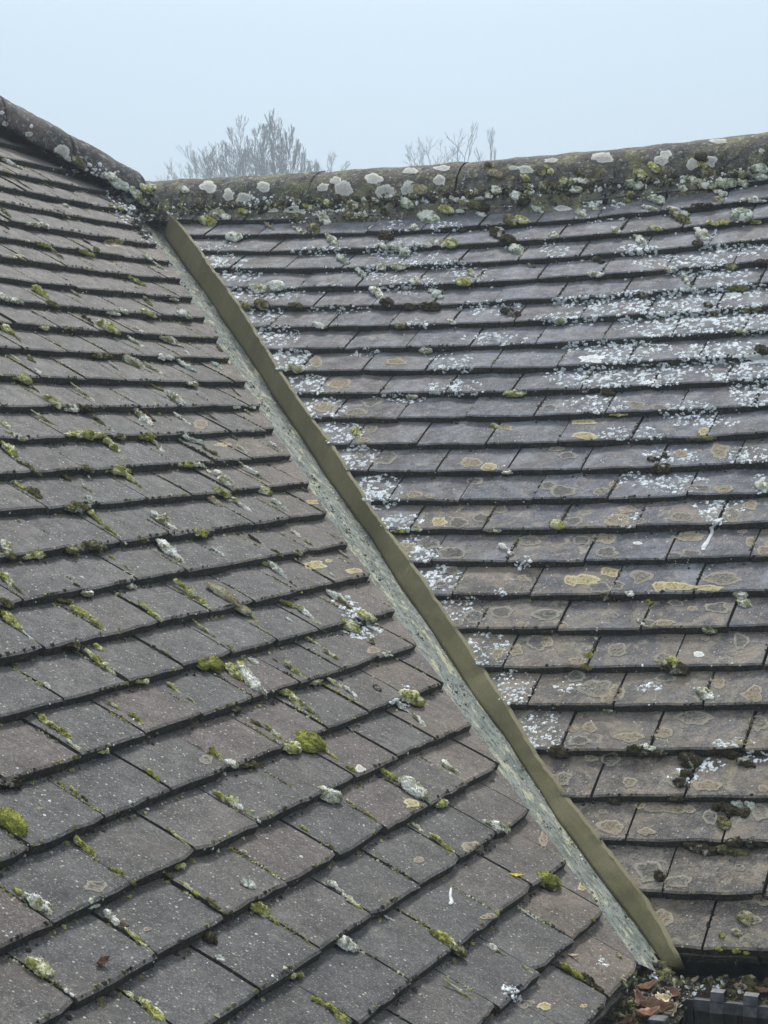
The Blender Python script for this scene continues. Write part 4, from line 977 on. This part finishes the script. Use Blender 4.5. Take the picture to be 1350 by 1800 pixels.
def bracket(x, wd):
    pts = [(2.712, ZT + .006), (2.702, ZT + .019), (2.690, ZT + .017), (2.6815, ZT - .012), (2.6835, ZT - .040), (2.700, ZT - .072), (2.79, ZT - .074), (2.806, ZT - .04), (2.806, ZT + .004)]
    cx = 2.745; V = []; Fc = []
    for k, (y, z) in enumerate(pts):
        for xx in (x - wd / 2, x + wd / 2): V.append((xx, y, z))
        for xx in (x + wd / 2, x - wd / 2): V.append((xx, y + (.0022 if k < 2 else (.002 if y < cx else -.002)), z - (.0025 if k < 3 else -.0015 if z < ZT - .05 else 0)))
    for k in range(len(pts) - 1):
        for j in range(4): Fc.append((k * 4 + j, k * 4 + (j + 1) % 4, (k + 1) * 4 + (j + 1) % 4, (k + 1) * 4 + j))
    Fc += [(0, 1, 2, 3), tuple(len(V) - 4 + j for j in (3, 2, 1, 0))]
    me = mesh('bracket', [Vector(q) + Z4 - groot.location for q in V], Fc, pm); me.materials.append(gp)
    for k in range(3):
        for j in range(4): me.polygons[k * 4 + j].material_index = 1
    me.polygons[-2].material_index = 1
    return link('bracket', me, groot)
def gx(px): return hitv(Vector((0, 2.686, 0)), Vector((0, 1, 0)), px, 1755).x
bracket((gx(1248) + gx(1271)) / 2, gx(1271) - gx(1248)); bracket((gx(1306) + gx(1331)) / 2, gx(1331) - gx(1306))
v, f = box((-.757 - .012, 2.560, ZT - .004), (-.757 + .014, 2.585, ZT + .010))
o = link('clip', mesh('clip', [Vector(q) + Z4 - groot.location for q in v], f, gp), groot)
bv = o.modifiers.new('bevel', 'BEVEL'); bv.width = .003; bv.segments = 2
v, f = box((-.734, 2.6855, ZT - .013), (1.6, 2.6885, ZT + .0045))
link('rim', mesh('rim', [Vector(q) + Z4 - groot.location for q in v], f, gp), groot)
# moulded ribs on the front face of the run
for px in (1225, 1290, 1345):
    x = gx(px); v, f = box((x - .004, 2.6862, ZT - .055), (x + .004, 2.6898, ZT - .004)); link('rib', mesh('rib', [Vector(q) + Z4 - groot.location for q in v], f, pm), groot)
v, f = box((-.86, 2.83, -1.08), (1.6, 2.85, -.875)); o = link('fascia_board', mesh('fascia_board', [Vector(q) + Z4 for q in v], f, fb)); tag(o, 'dark fascia board behind the gutter of the right slope', 'fascia board')
v, f = box((-.905, .9, -1.08), (-.885, 2.825, -.885)); o = link('fascia_board', mesh('fascia_board', [Vector(q) + Z4 for q in v], f, fb)); tag(o, 'dark fascia board behind the gutter of the left slope', 'fascia board')

# leaf litter and moss silt filling the gutter corner
sm = simple('gutter_silt', (.020, .017, .012), (.060, .048, .030), 40, bump=.006, sc2=75, c3=(.16, .155, .07))
def heap(name, x0, x1, y0, y1, hfun, m, label, nx=90, ny=40):
    V = []; Fc = []
    for j in range(ny + 1):
        for i in range(nx + 1):
            x = x0 + (x1 - x0) * i / nx; y = y0 + (y1 - y0) * j / ny
            p = Vector((x, y, 0)); z = hfun(x, y) + .007 * noise.noise(p * 45) + .006 * noise.noise(p * 110) + .003 * noise.noise(p * 260)
            V.append(Vector((x + .003 * noise.noise(p * 120 + Vector((5, 5, 5))), y, z)) + Z4)
    w_ = nx + 1
    for j in range(ny):
        for i in range(nx): a = j * w_ + i; Fc.append((a, a + 1, a + w_ + 1, a + w_))
    me = mesh(name, V, Fc, m); o = link(name, me); tag(o, label, None, None, 'stuff'); reg(me, Matrix.Identity(4)); return o
def h_corner(x, y):
    z = ZT - .012 + .022 * math.exp(-(((x + .81) / .05)**2 + ((y - 2.66) / .11)**2)) + .012 * math.exp(-(((x + .72) / .05)**2 + ((y - 2.77) / .04)**2))
    return z + .036 * math.exp(-(((x + .805) / .028)**2 + ((y - 2.748) / .030)**2))
heap('gutter_silt', -.858, -.742, 1.9, 2.806, h_corner, sm, 'dark silt, moss and litter heaped in the gutter corner', 44, 200)
heap('gutter_silt', -.742, 1.4, 2.700, 2.797, lambda x, y: ZT - .010 + .016 * (y - 2.70) / .1 + .007 * noise.noise(Vector((x * 14, 1, 0))), sm, 'dark silt and moss lying along the right gutter', 420, 30)
BVH = BVHTree.FromPolygons(BV_v, BV_f)
# crumbs in the litter
scatter('litter_crumbs', [(1168, 1712, 34, 16, .8), (1150, 1745, 60, 45, .45), (1240, 1720, 60, 24, .5), (1310, 1728, 50, 20, .4), (1130, 1785, 60, 30, .4)], cm, 'olive moss crumbs in the gutter litter', .003, .0085, .5, .8, 31)
scatter('pale_crumbs', [(1135, 1715, 22, 14, 1.2), (1205, 1735, 40, 14, .5), (1160, 1760, 40, 30, .12), (1260, 1735, 60, 16, .12)], fm, 'pale grit and lichen crumbs in the gutter litter', .002, .006, .6, .6, 32)
scatter('dark_litter', [(1170, 1730, 60, 40, .5), (1290, 1715, 70, 24, .4)], cm2, 'dark rotted litter in the gutter corner', .003, .009, .5, .8, 33)

def leaf_mat(name, a, b):
    m = mat(name, rough=.7); N = NB(m); N.col(N.mix(N.rng(N.noise(50, 4, .7), .35, .65), a, b)); N.bump(N.noise(120, 3), .002); return m
LFM = [leaf_mat('dead_leaf_orange', (.27, .15, .09), (.42, .26, .17)), leaf_mat('dead_leaf_brown', (.13, .075, .045), (.24, .14, .09)), leaf_mat('dead_leaf_buff', (.42, .33, .20), (.56, .47, .31)), leaf_mat('dead_leaf_yellow', (.52, .42, .03), (.62, .50, .06)), leaf_mat('dead_leaf_pink', (.36, .22, .16), (.50, .34, .26))]
def leaf(x, y, ln, wd, ang, mi, curl, label, seed, lift=.3):
    P, n_ = onroof(x, y)
    if P is None: return
    rnd = random.Random(seed); nu, nv = 12, 6; V = []; Fc = []
    sc = (P - EYE).dot(C_W) / F; L_, W_ = ln * sc, wd * sc
    up = (n_ * .6 + Vector((0, 0, .6)) + Vector((rnd.uniform(-.4, .4), rnd.uniform(-.7, .1), 0))).normalized(); X = (C_R * math.cos(ang) - C_U * math.sin(ang)); X = (X - up * X.dot(up)).normalized(); Y = up.cross(X)
    for i in range(nu + 1):
        t = i / nu; wl = math.sin(math.pi * min(1, t * .97 + .03))**.7 * (1 + .22 * math.sin(t * 22 + seed)) * (.55 + .45 * (1 - abs(2 * t - .9)))
        for j in range(nv + 1):
            s_ = 2 * j / nv - 1
            z = curl * L_ * (.55 * (t - .5)**2 * 2 + .40 * s_ * s_) + .05 * L_ * noise.noise(Vector((t * 3, s_ * 2, seed))) + .02 * L_ * abs(s_) ** .5
            V.append(X * (t - .5) * L_ + Y * s_ * wl * W_ / 2 + up * z)
    for i in range(nu):
        for j in range(nv): a = i * (nv + 1) + j; Fc.append((a, a + 1, a + nv + 2, a + nv + 1))
    o0 = len(V)   # stalk
    for k in range(2):
        c_ = X * (-.5 - .22 * k) * L_ + up * (.03 * L_)
        for aa in (0, 2.1, 4.2): V.append(c_ + (Y * math.cos(aa) + up * math.sin(aa)) * .012 * L_)
    Fc += [(o0 + j, o0 + (j + 1) % 3, o0 + 3 + (j + 1) % 3, o0 + 3 + j) for j in range(3)]
    o = link('dead_leaf', mesh('dead_leaf', V, Fc, LFM[mi], True)); o.location = P + up * L_ * lift * .3
    so_ = o.modifiers.new('thick', 'SOLIDIFY'); so_.thickness = .0005
    tag(o, label, 'leaf', 'dead leaves')
LV = [(1142, 1742, 40, 24, .3, 0, .5, 'orange curled dead leaf at the top of the gutter corner heap'),
(1127, 1768, 44, 22, 1.3, 4, .6, 'pink-brown curled leaf standing at the left edge of the heap'),
(1162, 1760, 34, 28, -.6, 2, .3, 'pale buff leaf fragment in the middle of the heap'),
(1152, 1781, 60, 34, .1, 1, .5, 'large brown cupped leaf lying low in the heap'),
(1184, 1751, 36, 26, .9, 1, .4, 'brown leaf beside the gutter rim at the heap'),
(1140, 1792, 44, 30, -.4, 0, .6, 'orange leaf at the foot of the heap'),
(1178, 1786, 40, 26, 2.2, 2, .5, 'buff leaf against the gutter clip'),
(1301, 1739, 24, 18, .2, 4, .6, 'pinkish leaf between the two gutter brackets'),
(1341, 1748, 30, 20, 1.1, 1, .5, 'brown leaf beyond the second gutter bracket'),
(1240, 1707, 26, 18, .5, 1, .6, 'small brown leaf under the eaves tile'),
(1222, 1728, 22, 14, -.8, 2, .5, 'small buff leaf under the eaves beside the moss'),
(1110, 1800, 36, 26, .6, 1, .5, 'dark brown leaf below the left eaves corner'),
(180, 1695, 26, 18, 2.4, 1, .9, 'curled brown leaf on a tile near the bottom left'),
(908, 1542, 27, 10, .5, 3, .2, 'bright yellow leaf sliver on a tile left of the valley'),
(25, 1169, 13, 10, .5, 0, .4, 'small orange leaf scrap at the far left edge'),
(1008, 1683, 20, 9, 1.0, 2, .3, 'narrow buff leaf scrap near the left eaves corner'),
(1098, 1658, 17, 12, .2, 0, .5, 'small orange-brown scrap lying on the valley lining'),
(217, 1630, 18, 12, .6, 1, .7, 'tiny brown leaf caught in moss near the bottom left'),
(1196, 1768, 26, 20, 1.8, 2, .4, 'pale leaf scrap hanging at the gutter end')]
for i, a in enumerate(LV): leaf(a[0], a[1], a[2], a[3], a[4], a[5], a[6], a[7], i + 3)

# bird droppings, feather and twig
dm = simple('white_dropping', (.42, .44, .43), (.66, .68, .67), 80)
def blob(pts, wd, name, label, cat, m, hgt=.25):
    C3 = [onroof(x, y) for x, y in pts]
    if any(c_[0] is None for c_ in C3): return
    V = []; Fc = []; na = 8
    C0 = C3[0][0]
    fine = []
    for (a, b), w0, w1 in zip(zip(C3, C3[1:]), wd, wd[1:]):
        for i in range(6): t = i / 6; fine.append((a[0].lerp(b[0], t), a[1], w0 + (w1 - w0) * t))
    fine.append((C3[-1][0], C3[-1][1], wd[-1]))
    for i, (P, n_, wpx) in enumerate(fine):
        d = (fine[min(i + 1, len(fine) - 1)][0] - fine[max(i - 1, 0)][0]).normalized(); s_ = n_.cross(d).normalized()
        r = wpx / 2 * (P - EYE).dot(C_W) / F * (1 + .35 * noise.noise(P * 150)); r *= .25 if i in (0, len(fine) - 1) else 1
        for k in range(na): an = 2 * math.pi * k / na; V.append(P - C0 + s_ * math.cos(an) * r + n_ * (math.sin(an) * r * hgt + .0006))
    for i in range(len(fine) - 1):
        for k in range(na): Fc.append((i * na + k, i * na + (k + 1) % na, (i + 1) * na + (k + 1) % na, (i + 1) * na + k))
    Fc += [tuple(range(na)), tuple((len(fine) - 1) * na + k for k in range(na))]
    o = link(name, mesh(name, V, Fc, m, True)); o.location = C0; tag(o, label, cat)
blob([(1272, 911), (1256, 918), (1251, 928), (1252, 936), (1245, 950), (1237, 962), (1236, 968)], [8, 16, 9, 6, 7, 11, 8], 'bird_dropping', 'white bird dropping streaked across two right tiles near the edge', 'bird dropping', dm)
blob([(1318, 640), (1335, 636), (1356, 638)], [8, 17, 12], 'bird_dropping', 'bright white splash at the right edge of the photo', 'bird dropping', dm)
blob([(1020, 637), (1040, 630), (1060, 632)], [6, 12, 8], 'bird_dropping', 'white splash on a middle right tile', 'bird dropping', dm)
blob([(793, 1560), (791, 1575), (794, 1586), (790, 1591)], [3, 6, 9, 5], 'feather', 'tiny white feather on a tile left of the valley', 'feather', dm, .5)
tw = simple('dark_twig', (.02, .016, .012), (.05, .04, .03), 60)
def twig(x0, y0, x1, y1, r, lift, label):
    A, n_ = onroof(x0, y0); 
    if A is None: return
    sc = (A - EYE).dot(C_W) / F; B = A + C_R * (x1 - x0) * sc - C_U * (y1 - y0) * sc + n_ * lift
    d = (B - A).normalized(); t1 = d.orthogonal().normalized(); t2 = d.cross(t1); V = []; Fc = []
    for i in range(5):
        P = A.lerp(B, i / 4) + t1 * .0012 * noise.noise(Vector((i, 3, 5)))
        for k in range(5): an = 6.283 * k / 5; V.append(P - A + (t1 * math.cos(an) + t2 * math.sin(an)) * r * (1 - .12 * i))
    for i in range(4):
        for k in range(5): Fc.append((i * 5 + k, i * 5 + (k + 1) % 5, (i + 1) * 5 + (k + 1) % 5, (i + 1) * 5 + k))
    Fc += [tuple(range(5)), tuple(20 + k for k in range(5))]
    o = link('twig', mesh('twig', V, Fc, tw)); o.location = A; tag(o, label, 'twig')
A_ = valley_pt(1117, 1640)

# ------------------------------------------------------------------ bare trees beyond the roof
tm = simple('bare_bark', (.075, .065, .055), (.12, .10, .085), 6, bump=.01)
def tree(px, ytop, wpx, dist, seed, label, levels=5, limbs=9, visb=315):
    rnd = random.Random(seed); r = ray(px, 725); r.z = 0; r.normalize(); base = r * dist
    elev = ray(px, ytop).normalized(); H = CAMZ + dist * elev.z / math.hypot(elev.x, elev.y)
    segs = {'trunk': [], 'crown': []}
    vis = (visb - ytop) * dist / F; wm_ = wpx * dist / F; fork = H - vis * 1.18
    def grow(P, d, L_, rad, lv):
        n = 3; q = P
        for i in range(n):
            d = (d + Vector((rnd.gauss(0, .07), rnd.gauss(0, .07), .05 + .02 * lv))).normalized()
            q2 = q + d * L_ / n; segs['crown'].append((q, q2, rad * (1 - .2 * i / n), rad * (1 - .2 * (i + 1) / n))); q = q2
            if lv >= 1 and lv < levels and rnd.random() < .5:
                ax = Matrix.Rotation(rnd.uniform(0, 6.283), 3, d) @ d.orthogonal().normalized(); sp_ = rnd.uniform(.4, .75)
                grow(q, (d * math.cos(sp_) + ax * math.sin(sp_)).normalized(), L_ * .58, rad * .5, min(levels, lv + 2))
        if lv >= levels: return
        for j in range(2):
            sp_ = rnd.uniform(.12, .42); ax = Matrix.Rotation(rnd.uniform(0, 6.283), 3, d) @ d.orthogonal().normalized()
            grow(q, (d * math.cos(sp_) + ax * math.sin(sp_)).normalized(), L_ * rnd.uniform(.68, .88), rad * .66, lv + 1)
    segs['trunk'].append((Vector((0, 0, 0)), Vector((0, 0, fork * .5)), .26, .17)); segs['trunk'].append((Vector((0, 0, fork * .5)), Vector((0, 0, fork)), .17, .11))
    for j in range(limbs):
        a = 6.283 * j / limbs + rnd.gauss(0, .3); tilt = rnd.uniform(.15, .95) if j else .08
        grow(Vector((0, 0, fork - (rnd.uniform(0, .5) * vis if j else 0))), Vector((math.cos(a) * math.sin(tilt), math.sin(a) * math.sin(tilt), math.cos(tilt))), vis * .36, .024, 0)
    zt = max(s_[1].z for s_ in segs['crown']); kz = (H - fork) / (zt - fork)
    xs_ = sorted(abs(C_R.dot(Vector((s_[1].x, s_[1].y, 0)))) for s_ in segs['crown']); kx = wm_ / 2 / xs_[int(len(xs_) * .96)]
    root = empty('bare_tree', base); root.location.z = 0; tag(root, label, 'tree', 'bare trees beyond the ridge')
    cr_ = Vector((C_R.x, C_R.y, 0)).normalized()
    def tr(p): q = Vector((p.x, p.y, 0)) * kx; q.z = p.z if p.z <= fork * .9 else fork + (p.z - fork) * (kz if p.z > fork else 1); return q
    for part, lst in segs.items():
        V = []; Fc = []
        for a, b, ra, rb in lst:
            a, b = tr(a), tr(b); d = (b - a)
            if d.length < 1e-4: continue
            d.normalize(); t1 = d.orthogonal().normalized(); t2 = d.cross(t1); o0 = len(V); ns = 6 if part == 'trunk' else 3
            ra, rb = max(ra, .0070), max(rb, .0050)
            for P, rr in ((a, ra), (b, rb)):
                for k in range(ns): an = 6.283 * k / ns; V.append(P + (t1 * math.cos(an) + t2 * math.sin(an)) * rr)
            for k in range(ns): Fc.append((o0 + k, o0 + (k + 1) % ns, o0 + ns + (k + 1) % ns, o0 + ns + k))
        link(part, mesh(part, V, Fc, tm), root)
    return root
tree(440, 198, 140, 62, 11, 'wide bare tree with fanned twigs, left of the pair above the ridge', 6, 9, 332)
tree(512, 188, 100, 60, 5, 'tall bare tree with fanned twigs, tallest of all above the ridge', 6, 8, 325)
tree(362, 248, 96, 80, 23, 'faint low bare tree, leftmost of those above the ridge', 4, 8, 325)
tree(588, 264, 76, 84, 31, 'faint low bare tree just right of the tallest tree', 4, 6, 310)
tree(762, 240, 96, 84, 41, 'faint spiky bare tree left of the right-hand group', 4, 6, 300)
tree(826, 212, 76, 74, 52, 'open bare tree with few upright branches, middle of right-hand group', 3, 6, 295)
tree(872, 225, 50, 78, 66, 'small bare tree, rightmost above the ridge', 3, 4, 290)
tree(305, 292, 60, 88, 77, 'barely visible bare tree top above the left end of the ridge', 3, 5, 325)

# ------------------------------------------------------------------ misty air
v, f = box((-130, -20, -1), (60, 110, 21)); hz = mat('misty_air'); hz.node_tree.nodes.clear()
vo = hz.node_tree.nodes.new('ShaderNodeVolumePrincipled'); vo.inputs['Color'].default_value = (.64, .74, .83, 1); vo.inputs['Density'].default_value = .0075; vo.inputs['Anisotropy'].default_value = .3
ou = hz.node_tree.nodes.new('ShaderNodeOutputMaterial'); hz.node_tree.links.new(vo.outputs[0], ou.inputs['Volume'])
o = link('haze', mesh('haze', v, f, hz)); tag(o, 'pale winter mist in the air', None, None, 'stuff')
